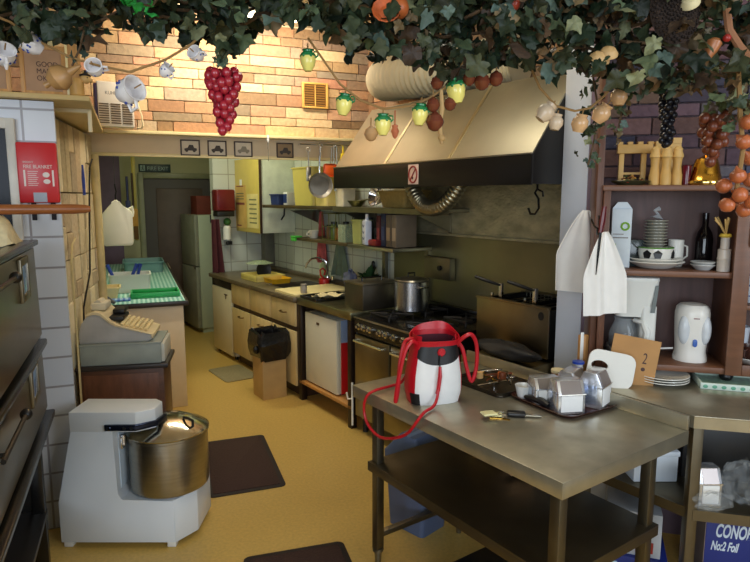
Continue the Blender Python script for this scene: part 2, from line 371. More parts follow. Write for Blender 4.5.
# pig jar
t = thing('pig_jar', 'tan wooden pig shaped jar standing at the end of the high shelf', 'jar', at(3.39, -.215, 2.2405, LW), LW)
B().lathe([(.0,0),(.030,0),(.034,.006),(.033,.03),(.034,.05),(.033,.075),(.028,.085),(0,.088)], n=20).done('body', mat('tan_wood', (200,156,88), .45, 0, .12, 9), t)
h = B().sph((.04,-.008,.083), .024, 14, 10, (1.1,.9,.9)).cyl((.058,-.012,.080), (.072,-.014,.077), .010, .009, 12).done('head', mat('pale_tan_wood', (216,178,116), .45), t)
B().prism([(.02,.1),(.032,.13),(.044,.1)], 'y', -.012, -.006, .001).done('ear', mat('tan_wood', (200,156,88)), h)
B().sph((.05,-.027,.088), .0032, 8, 6).done('eye', black, h)
B().lathe([(.026,.098),(.028,.104),(.014,.112),(.012,.126),(0,.128)], c=(.04,0,0), n=16).done('hat', black, t)
# white grille box on the beam ledge
t = thing('grille_unit', 'white box unit with slotted lower grille beside the stone wall', 'fan unit', at(4.93, -.05, 2.2515, LW), LW+6)
wl = mat('warm_white_casing', (240,232,216), .35, var=.03)
B().box(-.14, .10, -.09, .03, 0, .315, .008).done('casing', wl, t)
B().box(-.16, -.14, -.085, .03, .0, .30, .004).done('side_panel', mat('dark_purple_plastic', (52,34,66), .4), t)
b = B()
for k in range(3):
    for j in range(9): b.box(-.135+k*.078, -.135+k*.078+.066, -.0935, -.089, .022+j*.0165, .030+j*.0165)
b.done('grille', mat('amber_shadow_slots', (92,70,36), .6), t)
text('lettering', 'KUHN', .034, mat('grey_print', (120,112,108), .5), t, (-.09, -.0905, .225), (PI/2,0,0), sx=.9)
t2 = B().tube([(.13,-.02,.20),(.155,-.05,.1),(.16,-.06,.02),(.15,-.05,.002),(.12,-.04,.004)], .006, 6).done('power_cord', cream, t)
# till on its cabinet
tc = thing('till_cabinet', 'low dark brown wooden cabinet under the till drawer', 'cabinet', at(3.97, -.325, 0, LW), 12)
wood_b = mat('dark_brown_veneer', (92,58,40), .45, 0, .25, 4., aniso=(2,2,9))
B().box(-.03, .47, .0, .34, 0, .69, .004).done('body', wood_b, tc)
B().box(-.04, .50, -.02, .35, .69, .718, .006).done('top', mat('very_dark_laminate', (48,42,42), .35), tc)
B().box(.0, .44, -.006, 0, .08, .66, .003).done('panel', mat('reddish_brown_veneer', (104,64,44), .4, 0, .25, 4., aniso=(9,9,2)), tc)
t = thing('till_box', 'grey metal cash drawer under the till', 'cash drawer', at(3.975, -.335, .719, LW), 12)
B().box(0, .47, 0, .33, 0, .13, .004).box(-.004, .474, -.004, .334, .122, .134, .003).done('body', mat('grey_green_metal', (150,158,152), .45), t)
B().box(.47, .49, .01, .32, .004, .12, .003).done('drawer_front', mat('pale_grey_plastic', (206,206,196), .4), t)
till = thing('cash_register', 'grey and cream cash register with sloping keyboard beside the left counter', 'cash register', at(4.0, -.335, .854, LW), 12)
prof = [(0,0),(.40,0),(.43,.02),(.42,.045),(.22,.10),(.175,.125),(.13,.175),(.095,.185),(.05,.17),(.012,.12),(0,.06)]
B().prism(prof, 'y', .0, .30, .006).done('body', mat('till_grey', (176,176,176), .45), till)
B().prism([(.43,.02),(.43,.045),(.22,.112),(.18,.135),(.135,.188),(.09,.198),(.045,.182),(.05,.17),(.095,.185),(.13,.175),(.175,.125),(.22,.10),(.42,.045),(.42,.02)], 'y', -.008, .308, .002).done('cover', mat('till_cream', (222,206,166), .45), till)
b = B(); sl = math.degrees(math.atan2(.055, .2))
for i in range(6):
    for j in range(8): b.box(-.010, .010, -.013, .013, 0, .013, .003, 1, T(.245+i*.028,   .03+j*.034, .108-i*.028*.27) @ RY(sl*1.0))
b.done('keys', mat('cream_keys', (232,214,164), .4), till)
B().box(.14, .25, .05, .25, .125, .152, .008, 2).done('display', black, till)
B().box(.06, .15, .06, .22, .195, .24, .01).cyl((.1,.08,.235),(.1,.20,.235),.022,None,14).done('printer', mat('pale_till_paper', (212,204,180), .6), till)
B().box(.17, .24, .14, .29, .155, .185, .008).cyl((.2,.2,.15),(.2,.2,.16),.02).done('customer_display', black, till)
# mains cable hanging down the cladding
t = thing('hanging_cable', 'thin cream cable hanging down in front of the till drawer', 'cable', at(3.86, -.345, 1.45, LW), LW)
B().tube([(.02,.25,.05),(.012,.1,.02),(.01,.0,-.08),(.012,.0,-.5),(.01,.0,-1.0)], .006, 6).done('cable', mat('cream_cable', (206,190,140), .5), t)
t = thing('black_cable', 'black cable running down the rough stone cladding', 'cable', at(4.4, -.295, 2.0, LW), LW-6)
B().tube([(0,.5,.02),(.01,.3,-.05),(.0,.25,-.35),(.02,.0,-.75),(.0,-.18,-.95),(0.01,-.3,-1.15)], .006, 6).done('cable', black, t)
t = thing('blue_tool', 'blue handled tool hanging on the stone cladding', 'tool', at(4.5, -.285, 1.86, LW), LW)
B().tube([(0,0,.1),(0,.0,.0),(0,.01,-.1)], .011, 8, radii=[.006,.011,.009]).done('handle', mat('blue_plastic', (44,72,170), .4), t)
# dough mixer
mx = thing('dough_mixer', 'white enamelled spiral dough mixer with a steel bowl on the floor', 'mixer', (-1.575, 2.8, 0), 0)
wm = mat('white_enamel', (220,228,236), .3, var=.03, scale=3)
B().prism([(0,.03),(.575,.03),(.575,.255),(.315,.255),(.295,.29),(.295,.612),(.085,.612),(0,.24)], 'y', 0, .44, .004).prism([(.575,0),(.655,.12),(.655,.36),(.575,.44)], 'z', .03, .255, .003).done('body', wm, mx)
B().prism([(.085,-.004),(.41,-.004),(.485,.055),(.485,.16),(.44,.20),(.085,.20)], 'z', .612, .712, .004).done('head', wm, mx)
B().prism([(.26,-.018),(.412,-.018),(.495,.048),(.51,.15),(.495,.15),(.483,.056),(.408,-.003),(.26,-.003)], 'z', .622, .652, .003).done('control_strip', mat('dark_chrome_strip', (40,46,66), .15, .7), mx)
for x in (.28, .36, .395): B().cyl((x,-.016,.637),(x,-.022,.637),.009,None,10).done('button', chrome, mx)
bw = B().lathe([(0,0),(.17,.0),(.192,.012),(.197,.03),(.197,.285),(.203,.29),(.203,.30),(.196,.30)], c=(.50,.185,.2555), n=40).done('bowl', steel, mx)
lid = B().lathe([(.203,.302),(.205,.308),(.19,.318),(.10,.362),(.04,.372),(0,.373)], c=(.50,.185,.2555), n=40).done('lid', mat('polished_steel', (206,204,190), .16, 1.), mx)
B().tube([(.59,.16,.595),(.59,.16,.625),(.62,.14,.628),(.645,.13,.62),(.645,.13,.58)], .007, 8).done('handle', black, lid)
B().box(.293, .315, .05, .08, .50, .57, .004).cyl((.315,.065,.52),(.315,.065,.57),.012).done('hinge', chrome, mx)
B().box(.293, .300, .05, .30, .30, .6, .002).done('rear_panel', mat('pale_blue_enamel', (190,206,220), .35), mx)
for x, y in ((.03,.03),(.55,.03),(.03,.40),(.60,.34)): B().box(x-.022, x+.022, y-.02, y+.02, 0, .03, .003).done('foot', white, mx)
# left counter with gingham cloth
ct = thing('counter', 'long cream counter with dark edged top along the left wall', 'counter', at(5.08, -.44, 0, LW), LW)
B().box(0, .80, .03, 3.1, 0, .865, .004).done('body', mat('cream_laminate', (226,206,172), .45, var=.04), ct)
B().box(-.01, .84, 0, 3.12, .865, .905, .006).done('counter_top', mat('dark_worktop_edge', (54,46,40), .35), ct)
B().box(.82, .85, 2.6, 3.13, .0, .90, .004).done('end_panel', mat('cream_laminate', (226,206,172)), ct)
t = tag(B().box(.0, .815, -.008, 3.1, .0, .003, .001).done('tablecloth', checkmat('green_gingham', (214,232,226), (140,196,184), (70,150,140), .035)), 'green and white gingham oilcloth covering the left counter', 'tablecloth')
t.location = at(5.085, -.44, .906, LW); t.rotation_euler = (0,0,math.radians(LW))
t = thing('plastic_tray', 'bright green shallow plastic tray at the front of the left counter', 'tray', at(5.35, .02, .91, LW), LW)
gp = mat('green_plastic', (40,156,84), .35)
B().box(-.06, .33, -.06, .20, 0, .012, .004).box(-.06, .33, -.06, -.045, .012, .045, .003).box(-.06, .33, .185, .20, .012, .045, .003).box(-.06, -.045, -.045, .185, .012, .045, .003).box(.315, .33, -.045, .185, .012, .045, .003).done('tray', gp, t)
def tub(name, lab, cat, loc, rz, w, d, h, m, taper=.85, rim=.008):
    t = thing(name, lab, cat, loc, rz)
    b = B(); o = rrect(-w/2, w/2, -d/2, d/2, min(w,d)*.12); k = taper
    pts = [(k, 0), (1, h), (1+rim/w*2, h), (1+rim/w*2, h-.012)]
    rs = [b.ring([(x*s, y*s, z) for x, y in o]) for s, z in pts]
    inner = [b.ring([(x*s, y*s, z) for x, y in o]) for s, z in ((.97, h), (k*.96, .006))]
    b.skin([rs[3], rs[2], inner[0], inner[1]], True, False, True); b.skin([rs[0], rs[1]], True, True, False)
    b.skin([rs[1], rs[3]])
    b.done('tub', m, t); return t
tub('storage_tub', 'cream open tub in front of the white box on the left counter', 'tub', at(5.42, -.24, .911, LW), LW, .24, .2, .10, mat('cream_plastic', (228,206,150), .4), .8)
wb = tub('storage_box', 'large white open plastic box holding blue tools on the left counter', 'box', at(5.78, -.04, .911, LW), LW, .34, .26, .16, white, .97)
for i, (x, l, r) in enumerate(((-.08,.2,25),(.0,.17,-30),(.06,.16,-20))):
    t = thing('kitchen_tool', ('blue handled tool leaning left in the white box on the left counter','blue handled tool in the middle of the white box','blue handled tool leaning right at the white box end')[i], 'tool', at(5.80, -.06+x, .95, LW), LW)
    B().tube([(0,0,0),(math.sin(math.radians(-r))*l*.5,0,.1),(math.sin(math.radians(-r))*l,.01,.2)], .013, 8, radii=[.007,.014,.017]).done('handle', mat('blue_plastic', (44,72,170)), t)
    B().box(-.02, .02, -.01, .01, -.02, .01, .004).done('head', steel_d, t)
t = thing('blue_dish', 'flat blue and white checked dish mat before the cream tub', 'mat', at(5.25, -.16, .911, LW), LW)
B().box(-.13, .12, -.05, .05, 0, .014, .004).done('mat', checkmat('blue_check', (210,226,230), (96,140,190), (40,80,160), .04), t)
t = thing('barcode_gun', 'dark grey handset lying at the front edge of the gingham cloth', 'handset', at(5.16, -.30, .911, LW), LW-20)
B().tube([(-.07,0,.03),(0,0,.045),(.09,0,.04),(.16,-.02,.012)], .02, 10, radii=[.022,.03,.024,.012]).done('body', mat('grey_plastic', (84,86,90), .5), t)
t = tub('fish_crate', 'blue grey ribbed crate at the far end of the left counter', 'crate', at(7.35, .1, .911, LW), LW, .42, .5, .12, mat('teal_grey_plastic', (104,140,142), .5), .95)
# white canister hanging from the beam by a wire and hook
t = thing('hanging_canister', 'white plastic canister hanging on a black hook below the beam', 'canister', at(5.25, -.105, 1.36, LW), LW)
jm = mat('translucent_white_plastic', (226,226,206), .4, var=.04)
pf = [(-.10,0),(.10,0),(.112,.02),(.115,.26),(.10,.285),(.05,.315),(.012,.345),(.012,.365),(-.022,.365),(-.022,.345),(-.05,.325),(-.112,.25),(-.115,.02)]
B().prism(pf, 'y', -.05, .05, .012).done('bottle', jm, t)
B().tube([(.09,0,.29),(.115,0,.31),(.118,0,.27),(.112,0,.23)], .012, 8).done('handle', jm, t)
B().tube([(-.004,0,.36),(-.004,0,.40),(.004,-.0,.43),(-.004,0,.47),(-.004,0,.49)], .006, 6).tube([(-.004,0,.47),(-.004,0,.70)], .002, 5).done('hook', black, t)
# brushes hanging at the yellow strip
t = thing('hanging_brush', 'yellow headed brush hanging beside the grey back door', 'brush', at(8.16, .03, 1.62, LW), LW)
B().cyl((0,0,0),(0,0,.42),.014,.012).done('handle', mat('dark_brown_wood', (74,52,36), .5), t)
B().box(-.03, .05, -.03, .03, -.24, -.02, .01).done('head', mat('yellow_ochre_plastic', (206,150,60), .5), t)
B().box(-.01, .045, -.025, .025, -.40, -.24, .004).done('bristles', mat('brown_bristle', (112,80,44), .9), t)
t = thing('hanging_brush', 'blue handled brush hanging behind the yellow headed brush', 'brush', at(8.17, -.03, 1.9, LW), LW)
B().cyl((0,0,-.25),(0,0,.1),.014,.014).box(-.03,.03,-.012,.012,-.3,-.2,.008).done('brush', mat('navy_plastic', (52,60,110), .5), t)
# exit sign
t = thing('exit_sign', 'dark green fire exit sign with pale lettering above the back door', 'sign', at(8.595, .32, 2.07, LW), LW)
B().box(-.20, .20, -.012, -.001, 0, .105, .003).done('board', mat('dark_exit_green', (24,52,48), .4), t)
ew = mat('pale_exit_print', (150,176,170), .5)
text('lettering', 'FIRE EXIT', .07, ew, t, (-.095, -.013, .026), (PI/2,0,0), sx=.92)
B().box(-.18, -.12, -.0135, -.0125, .015, .09).done('running_man_panel', ew, t)
B().sph((-.145,-.0135,.078), .008, 8, 6, (1,.1,1)).tube([(-.148,-.0138,.068),(-.152,-.0138,.045),(-.165,-.0138,.022)], .004, 6).tube([(-.152,-.0138,.047),(-.138,-.0138,.036),(-.135,-.0138,.02)], .004, 6).tube([(-.165,-.0138,.056),(-.148,-.0138,.064),(-.132,-.0138,.05)], .003, 6).done('running_man', mat('dark_exit_green', (24,52,48)), t)
# vent, pictures on the beam
t = thing('air_vent', 'square amber louvred vent set in the warm stone wall', 'vent', at(5.08, 1.50, 2.60, LW), LW)
B().box(-.115,-.095,-.02,.0,-.105,.105,.002).box(.095,.115,-.02,.0,-.105,.105,.002).box(-.095,.095,-.02,0,-.105,-.09,.002).box(-.095,.095,-.02,0,.09,.105,.002).box(-.004,.004,-.018,0,-.09,.09).done('frame', mat('amber_vent_plastic', (226,176,88), .4), t)
b = B()
for k in range(9): b.box(-.095, .095, -.014, -.002, -.006, .006, 0, 1, T(0,0,-.078+k*.0195) @ RX(0))
b.done('louvres', mat('dark_amber_plastic', (150,104,40), .5), t)
B().box(-.095,.095,-.003,.0,-.09,.09).done('back', mat('vent_dark', (60,40,20), .8), t)
pics = [(.465, .15, 'dark framed print of an old car, leftmost of the four on the beam', 'w'), (.675, .15, 'dark framed print of an old truck, second from left on the beam', 't'), (.885, .15, 'dark framed print of a pale old car, third from left on the beam', 'v'), (1.235, .145, 'small dark framed print hung apart, nearest the pans on the beam', 's')]
for i, (v, w, lab, k) in enumerate(pics):
    t = thing('framed_print', lab, 'picture', at(5.098, v, 2.075, LW), LW, 'framed vehicle prints on the beam')
    h = .125; fm = mat('dark_wood_frame', (62,40,26), .4)
    B().box(-w/2,-w/2+.01,-.014,0,0,h,.001).box(w/2-.01,w/2,-.014,0,0,h,.001).box(-w/2+.01,w/2-.01,-.014,0,0,.01,.001).box(-w/2+.01,w/2-.01,-.014,0,h-.01,h,.001).done('frame', fm, t)
    B().box(-w/2+.01,w/2-.01,-.006,0,.01,h-.01).done('print_sheet', mat('print_paper_%d' % (i == 3), (150,124,90) if i == 3 else (222,208,186), .6), t)
    m = mat('sepia_ink_%d' % (i == 2), (150,140,120) if i == 2 else (66,56,50), .6)
    B().prism([(-.045,.04),(-.045,.055),(-.02,.062),(-.008,.085),(.022,.085),(.03,.062),(.05,.058),(.05,.04)], 'y', -.0075, -.006).cyl((-.028,-.0078,.04),(-.028,-.006,.04),.012,None,12).cyl((.03,-.0078,.04),(.03,-.006,.04),.012,None,12).done('vehicle_drawing', m, t)
for v in (1.07,):
    t = thing('wall_hook', 'small white hook on the beam ledge between the framed prints', 'hook', at(4.995, v, 2.20, LW), LW)
    B().box(-.01,.01,-.012,.0,0,.05,.003).tube([(0,-.006,.0),(0,-.02,-.01),(0,-.02,.01)], .004, 6).done('hook', white, t)
    B().tube([(0,-.006,.0),(0,-.006,-.16)], .003, 5).done('chain', chrome, t)
# fridge in the far passage
f = thing('fridge', 'tall pale green white fridge beside the far back door', 'fridge', at(7.5, 2.50, 0, RW), RW)
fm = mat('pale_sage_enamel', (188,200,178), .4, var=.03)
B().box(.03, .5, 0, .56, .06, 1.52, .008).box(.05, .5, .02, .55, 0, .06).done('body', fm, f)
d1 = B().box(-.02, .027, 0, .56, .07, .86, .006).done('door', mat('shaded_grey_enamel', (150,152,138), .4), f)  # doors darker than the lit body: shade put into the enamel colour
d2 = B().box(-.02, .027, 0, .56, .875, 1.52, .006).done('door', mat('shaded_grey_enamel', (150,152,138), .4), f)
B().box(-.035, -.02, .02, .05, .84, .89, .004).done('handle', steel_d, d1)
t = thing('cardboard_box', 'reddish box stored on top of the far fridge', 'box', at(7.8, 2.74, 1.5205, RW), RW)
B().box(-.16, .2, -.12, .12, 0, .24, .004).done('box', mat('red_brown_card', (120,52,40), .7), t)
t = thing('black_clip', 'black clip hanging on the top corner of the far fridge', 'clip', at(7.49, 2.72, 1.42, RW), RW)
B().box(-.04, .04, -.02, .005, 0, .1, .006).done('clip', black, t)
# red dispenser and maroon cloth on the return wall
t = thing('towel_dispenser', 'dark red towel dispenser on the tiled return wall', 'dispenser', at(6.61, 2.50, 1.53, RW), RW)
B().box(-.11, .11, -.16, 0, .06, .30, .02, 3).done('case', mat('dark_red_plastic', (98,20,26), .3), t)
B().box(-.10, .10, -.15, 0, 0, .06, .01).done('base', black, t)
t = thing('hanging_cloth', 'long maroon cloth hanging below the red dispenser', 'cloth', at(6.52, 2.40, 1.50, RW), RW)
B().sheet(lambda a, b: ((a-.5)*(.09+.06*b)+.02*b, .03*math.sin(a*14)+.0*b, -.6*b), 16, 10, .006).done('cloth', mat('maroon_cotton', (84,34,44), .9), t)
t = thing('paper_roll', 'white hanging roll with green leaf print beside the maroon cloth', 'roll', at(6.55, 2.535, 1.27, RW), RW)
B().lathe([(.0,0),(.045,0),(.045,.14),(.02,.17),(0,.17)], n=16).done('roll', white, t)
B().sph((0,-.02,.2), .045, 10, 8, (1,.8,1)).done('leafy_top', mat('leaf_green', (52,104,48), .6), t)
B().box(-.02,.05,-.03,.0,-.06,-.02,.006).done('clip', black, t)
# ------------------------------------------------------------------ right-hand run (local x = into the wall, y = away)
beech = mat('beech_laminate', (214,190,136), .45, 0, .08, 5., aniso=(3,3,1))
brown_trim = mat('brown_cabinet_trim', (70,48,34), .5)
def handle(b, y, z): return b.tube([(-.02,y-.05,z),(-.045,y-.045,z),(-.048,y,z-.004),(-.045,y+.045,z),(-.02,y+.05,z)], .006, 6)
labs = ['beech base cabinet next to the cream undercounter fridge', 'beech base cabinet in the middle under the sink', 'beech base cabinet with wide drawer behind the bin']
for i, (y0, y1) in enumerate(((5.50,5.985),(5.02,5.50),(4.53,5.02))):
    c = thing('base_cabinet', labs[i], 'cabinet', at(y0, 2.36, 0, RW), RW, 'beech sink cabinets'); w = y1-y0
    B().box(.0, .6, .002, .02, .10, .855, .001).box(.0, .6, w-.02, w-.002, .10, .855, .001).box(.0, .6, .02, w-.02, .10, .12).box(.58, .6, .02, w-.02, .12, .855).box(.0, .02, .02, w-.02, .60, .635).box(.0, .02, .02, w-.02, .845, .855).box(.05, .6, .002, w-.002, 0, .10).done('body', brown_trim, c)
    d = B().box(-.02, 0, .012, w-.008, .11, .595, .003).done('door', beech, c); handle(B(), w*.45, .53).done('handle', mat('bronze_handle', (120,92,52), .35, .8), d)
    d = B().box(-.02, 0, .012, w-.008, .64, .845, .003).done('drawer', beech, c)
    if i == 2: handle(B(), w*.45, .745).done('handle', mat('bronze_handle', (120,92,52)), d)
f = thing('undercounter_fridge', 'cream undercounter fridge at the far end of the sink worktop', 'fridge', at(6.0, 2.36, 0, RW), RW)
cw = mat('cream_enamel', (222,212,182), .35, var=.03)
B().box(.02, .6, .0, .56, .04, .85, .005).done('body', white, f)
d = B().box(-.02, .015, .0, .56, .05, .765, .008).done('door', cw, f); B().box(-.026,-.02,.10,.18,.70,.712).box(-.026,-.02,.135,.145,.66,.71).done('badge', brown_trim, d)
B().box(-.015, .02, .0, .56, .77, .85, .004).done('vent_panel', blackm, f)
B().box(.03,.05,.02,.06,0,.05).box(.03,.05,.5,.54,0,.05).done('foot', black, f)
# worktop with sink
wt_ = thing('worktop', 'dark speckled sink worktop above the beech cabinets', 'worktop', at(4.53, 2.32, .8565, RW), RW)
wm_ = mat('brown_grey_laminate', (104,92,70), .35, 0, .2, 40.)
B().box(0, .77, 0, .28, 0, .04, .004).box(0, .16, .28, .86, 0, .04, .002).box(.62, .77, .28, .86, 0, .04, .002).box(0, .77, .86, 2.07, 0, .04, .004).done('top', wm_, wt_)
B().box(.72, .77, 0, 2.07, .04, .08, .004).done('upstand', wm_, wt_)
sk = B().box(.15, .63, .27, .29, .03, .045, .003).box(.15, .63, .85, .87, .03, .045, .003).box(.15, .17, .29, .85, .03, .045, .003).box(.61, .63, .29, .85, .03, .045, .003).box(.17,.61,.29,.85,-.12,-.115).box(.165,.17,.29,.85,-.12,.04).box(.61,.615,.29,.85,-.12,.04).box(.17,.61,.285,.29,-.12,.04).box(.17,.61,.85,.855,-.12,.04).done('sink', steel, wt_)
tp = B().lathe([(.028,.04),(.024,.05),(.022,.10),(.018,.12)], c=(.67,.56,0), n=16).tube([(.67,.56,.10),(.67,.56,.18),(.66,.57,.26),(.60,.60,.30),(.53,.63,.29),(.49,.65,.24),(.48,.655,.20)], .011, 10).done('tap', chrome, wt_)
B().cyl((.67,.47,.09),(.67,.65,.09),.014).cyl((.67,.46,.09),(.67,.46,.125),.018).cyl((.67,.66,.09),(.67,.66,.125),.018).done('tap_handle', chrome, tp)
t = thing('draining_board', 'pale cream board lying on the near end of the sink worktop', 'board', at(4.55, 2.35, .8975, RW), RW)
B().prism(rrect(0,.60,0,.42,.03), 'z', 0, .018, .003).done('board', mat('pale_cream_board', (236,218,158), .4, var=.04), t)
# dish rack, yellow tray etc behind sink
t = thing('dish_rack', 'pale yellow plastic dish rack at the far end of the worktop', 'dish rack', at(5.75, 2.60, .8975, RW), RW)
ym = mat('pale_yellow_plastic', (232,212,120), .4)
b = B().box(-.16,.16,-.2,.2,0,.012,.003)
for y in (-.2,.19): b.box(-.16,.16,y,y+.01,.012,.06,.002)
for x in (-.16,.15): b.box(x,x+.01,-.2,.2,.012,.06,.002)
for k in range(9): b.box(-.15,.15,-.18+k*.045,-.174+k*.045,.04,.05)
b.done('rack', ym, t)
for k in range(2):
    t = thing('plate', ('dark plate standing in the yellow dish rack','clear lid resting over the yellow dish rack')[k], 'plate', at(5.80+k*.05, 2.63-.02*k, .985 if k == 0 else 1.06, RW), RW)
    if k == 0: B().lathe([(0,0),(.06,.0),(.085,.012),(.083,.014),(.06,.004),(0,.004)], n=20, M=RX(80)).done('plate', black, t)
    else: B().lathe([(0,.03),(.06,.026),(.14,.0),(.145,-.004),(.14,-.004),(.06,.02),(0,.024)], n=24).done('lid', mat('clear_greenish_plastic', (190,206,170), .1, alpha=.45), t)
t = thing('washing_up_bowl', 'bright yellow tray beside the dish rack at the sink', 'tray', at(5.46, 2.62, .8975, RW), RW)
yb = mat('bright_yellow_plastic', (232,178,32), .4)
o = rrect(-.13,.13,-.17,.17,.04); b = B()
rs = [b.ring([(x*s,y*s,z) for x,y in o]) for s,z in ((.72,0),(.8,.05),(.84,.05),(.84,.045),(.79,.045),(.70,.008))]
b.skin(rs, True, True, True).done('tray', yb, t)
def bottle(name, lab, cat, loc, r, h, m, capm=None, neck=.35, n=18, labm=None, group=None):
    t = thing(name, lab, cat, loc, 0, group)
    B().lathe([(0,0),(r*.95,0),(r,.006),(r,h*.68),(r*.9,h*.76),(r*neck,h*.84),(r*neck,h*.9),(0,h*.9)], n=n).done('body', m, t)
    B().lathe([(r*neck*1.15,h*.88),(r*neck*1.15,h),(0,h)], n=14).done('cap', capm or white, t)
    if labm: B().lathe([(r*1.01,h*.2),(r*1.015,h*.21),(r*1.015,h*.58),(r*1.01,h*.59)], n=n, caps=(False,False)).done('label', labm, t)
    return t
t = thing('washing_up_brush', 'red handled dish brush standing in a red holder by the tap', 'brush', at(5.05, 2.93, .9, RW), RW)
rd = mat('red_plastic', (196,38,34), .35)
B().lathe([(0,0),(.05,0),(.055,.05),(.05,.06),(.03,.05),(0,.05)], n=18).done('holder', rd, t)
B().tube([(.0,.0,.05),(-.03,.02,.09),(-.035,.02,.14),(-.01,.01,.16),(.012,.0,.13),(.0,.0,.09)], .009, 8).done('handle', rd, t)
bottle('spray_bottle', 'pale green spray bottle standing behind the red brush holder', 'bottle', at(5.16, 2.98, .9, RW), .035, .24, mat('pale_green_plastic', (196,210,150), .4), mat('dark_brown_cap', (70,48,36), .4))
t = thing('plastic_bag', 'crumpled blue grey plastic bag on the worktop against the tiles', 'bag', at(4.62, 2.96, .985, RW), RW)
def blob(r, sc, seed, amp=.18, n=18, m=12, fr=5):
    rnd = random.Random(seed); ph = [rnd.uniform(0, 6.28) for _ in range(6)]; b = B(); rs = []
    for i in range(m+1):
        th = PI*i/m; row = []
        for k in range(n):
            f = 2*PI*k/n; q = 1+amp*(math.sin(fr*f+ph[0]+3*th)*.5+math.sin(3*th*2+ph[1]+2*f)*.3+math.sin(7*f+ph[2]-5*th)*.3)
            s = max(math.sin(th), .01); row.append((r*q*sc[0]*s*math.cos(f), r*q*sc[1]*s*math.sin(f), -r*q*sc[2]*math.cos(th)))
        rs.append(b.ring(row))
    return b.skin(rs, True, True, True)
blob(.09, (.6,.9,1), 3, .3).done('bag', mat('blue_grey_film', (120,128,160), .25, bump=.4, scale=20), t)
t = thing('greens_bunch', 'bunch of dark leafy greens behind the steel container', 'greens', at(4.35, 2.98, 1.02, RW), RW)
b = B(); rnd = random.Random(4)
for k in range(26):
    a = rnd.uniform(0, 6.28); l = rnd.uniform(.08,.17); e = rnd.uniform(.1, 1.2)
    dx, dy, dz = math.cos(a)*math.cos(e)*l*.7, math.sin(a)*math.cos(e)*l, math.sin(e)*l
    p = Vector((dx, dy, dz)); s = Vector((-dy, dx, 0)).normalized()*.03
    v = [b.bm.verts.new(q) for q in ((0,0,-.08), tuple(p*.55+s+Vector((0,0,.01))), tuple(p), tuple(p*.55-s+Vector((0,0,.01))))]
    b.bm.faces.new(v)
b.done('leaves', mat('dark_leaf_green', (44,84,40), .55), t)
# tools on ceiling side: black dispenser on tile wall
t = thing('wall_clip', 'small black round clip fixed to the tiles above the greens', 'clip', at(4.42, 3.095, 1.14, RW), RW)
B().sph((-.02,0,0), .03, 12, 8, (.5,.8,1.3)).done('clip', black, t)
# carton bin with black bag, mats
t = thing('waste_bin', 'tall tan carton bin lined with a black bin bag', 'bin', (-.935, 5.155, 0), 33)
B().prism([(-.11,-.115),(.11,-.115),(.11,.115),(-.11,.115)], 'z', 0, .40, .004).done('carton', mat('tan_board_bin', (192,160,108), .6, 0, .12, 5), t)
b = B(); o = rrect(-.120,.120,-.125,.125,.03, 4); rnd = random.Random(9)
rs = []
for s, z in ((1.08,.36),(1.2,.42),(1.24,.50),(1.16,.57),(.98,.60),(.85,.58),(.8,.46)):
    rs.append(b.ring([(x*s*(1+rnd.uniform(-.05,.05)), y*s*(1+rnd.uniform(-.05,.05)), z+rnd.uniform(-.02,.02)) for x, y in o]))
b.skin(rs, True, False, True)
b.sph((-.15,-.08,.45), .03, 8, 6, (1,.6,1.2)).done('bin_bag', mat('black_bin_liner', (18,18,20), .22, bump=.7, scale=14), t, sharp=20)
t = tag(B().prism(rrect(-.17,.17,-.27,.25,.04), 'z', 0, .008, .002).done('floor_mat', mat('grey_olive_mat', (140,130,96), .9, bump=.4, scale=60)), 'small grey olive mat on the floor in front of the sink cabinets', 'mat')
t.location = at(5.58, 2.17, .0005, RW); t.rotation_euler = (0,0,math.radians(RW))
dm = mat('dark_brown_mat', (58,36,30), .9, bump=.5, scale=80); dmb = mat('black_rubber_edge', (34,24,22), .7)
def doormat(lab, loc, rz, w, l, dd=None):
    t = thing('door_mat', lab, 'mat', loc, rz)
    B().prism(rrect(-w/2,w/2,-l/2,l/2,.03), 'z', 0, .006, .002).done('border', dmb, t)
    B().prism(rrect(-w/2+.03,w/2-.03,-l/2+.03,l/2-.03,.01), 'z', .006, .010, .001).done('pile', dm, t); return t
doormat('dark brown floor mat beside the mixer bowl', (-.90, 3.77, .0006), 20, .46, .84)
doormat('dark brown floor mat cut off by the bottom edge', (-.30, 2.44, .0006), 17, .50, .72)
# steel table with undercounter freezer
dkleg = mat('dark_brown_steel', (46,34,28), .4, .4)
t = thing('steel_table', 'steel topped table with dark legs between the sink and the cooker', 'table', at(3.67, 2.35, 0, RW), RW)
B().box(0, .74, 0, .85, .84, .90, .005).done('top', mat('greenish_steel', (158,154,120), .3, 1., .12, 6), t)
for x, y in ((.03,.82),(.03,.03),(.71,.82),(.71,.03)): B().box(x-.025, x+.025, y-.025, y+.025, 0, .84, .002).done('leg', dkleg, t)
B().box(.005, .73, .01, .84, .15, .178, .003).done('shelf', mat('orange_brown_board', (190,136,72), .5, 0, .15, 6), t)
f = thing('undercounter_freezer', 'white undercounter freezer on the wooden shelf of the steel table', 'freezer', at(3.925, 2.39, .179, RW), RW)
B().box(.03, .50, 0, .51, .012, .61, .004).done('body', mat('white_enamel_warm', (226,222,204), .35, var=.02), f)
d = B().box(-.01, .027, 0, .51, .012, .61, .006).done('door', mat('white_enamel_warm', (226,222,204)), f)
B().box(-.014,-.01,.27,.31,.53,.55).done('badge', mat('bronze_handle', (120,92,52)), d)
B().box(.03,.50,-.004,0,.012,.43,.001).done('side_panel', mat('bright_red_print', (206,28,30), .4), f, 'red printed side panel')
B().box(.03,.50,-.004,0,.43,.61,.001).done('side_panel', mat('pale_blue_print', (150,170,206), .4), f, 'pale blue printed side panel')
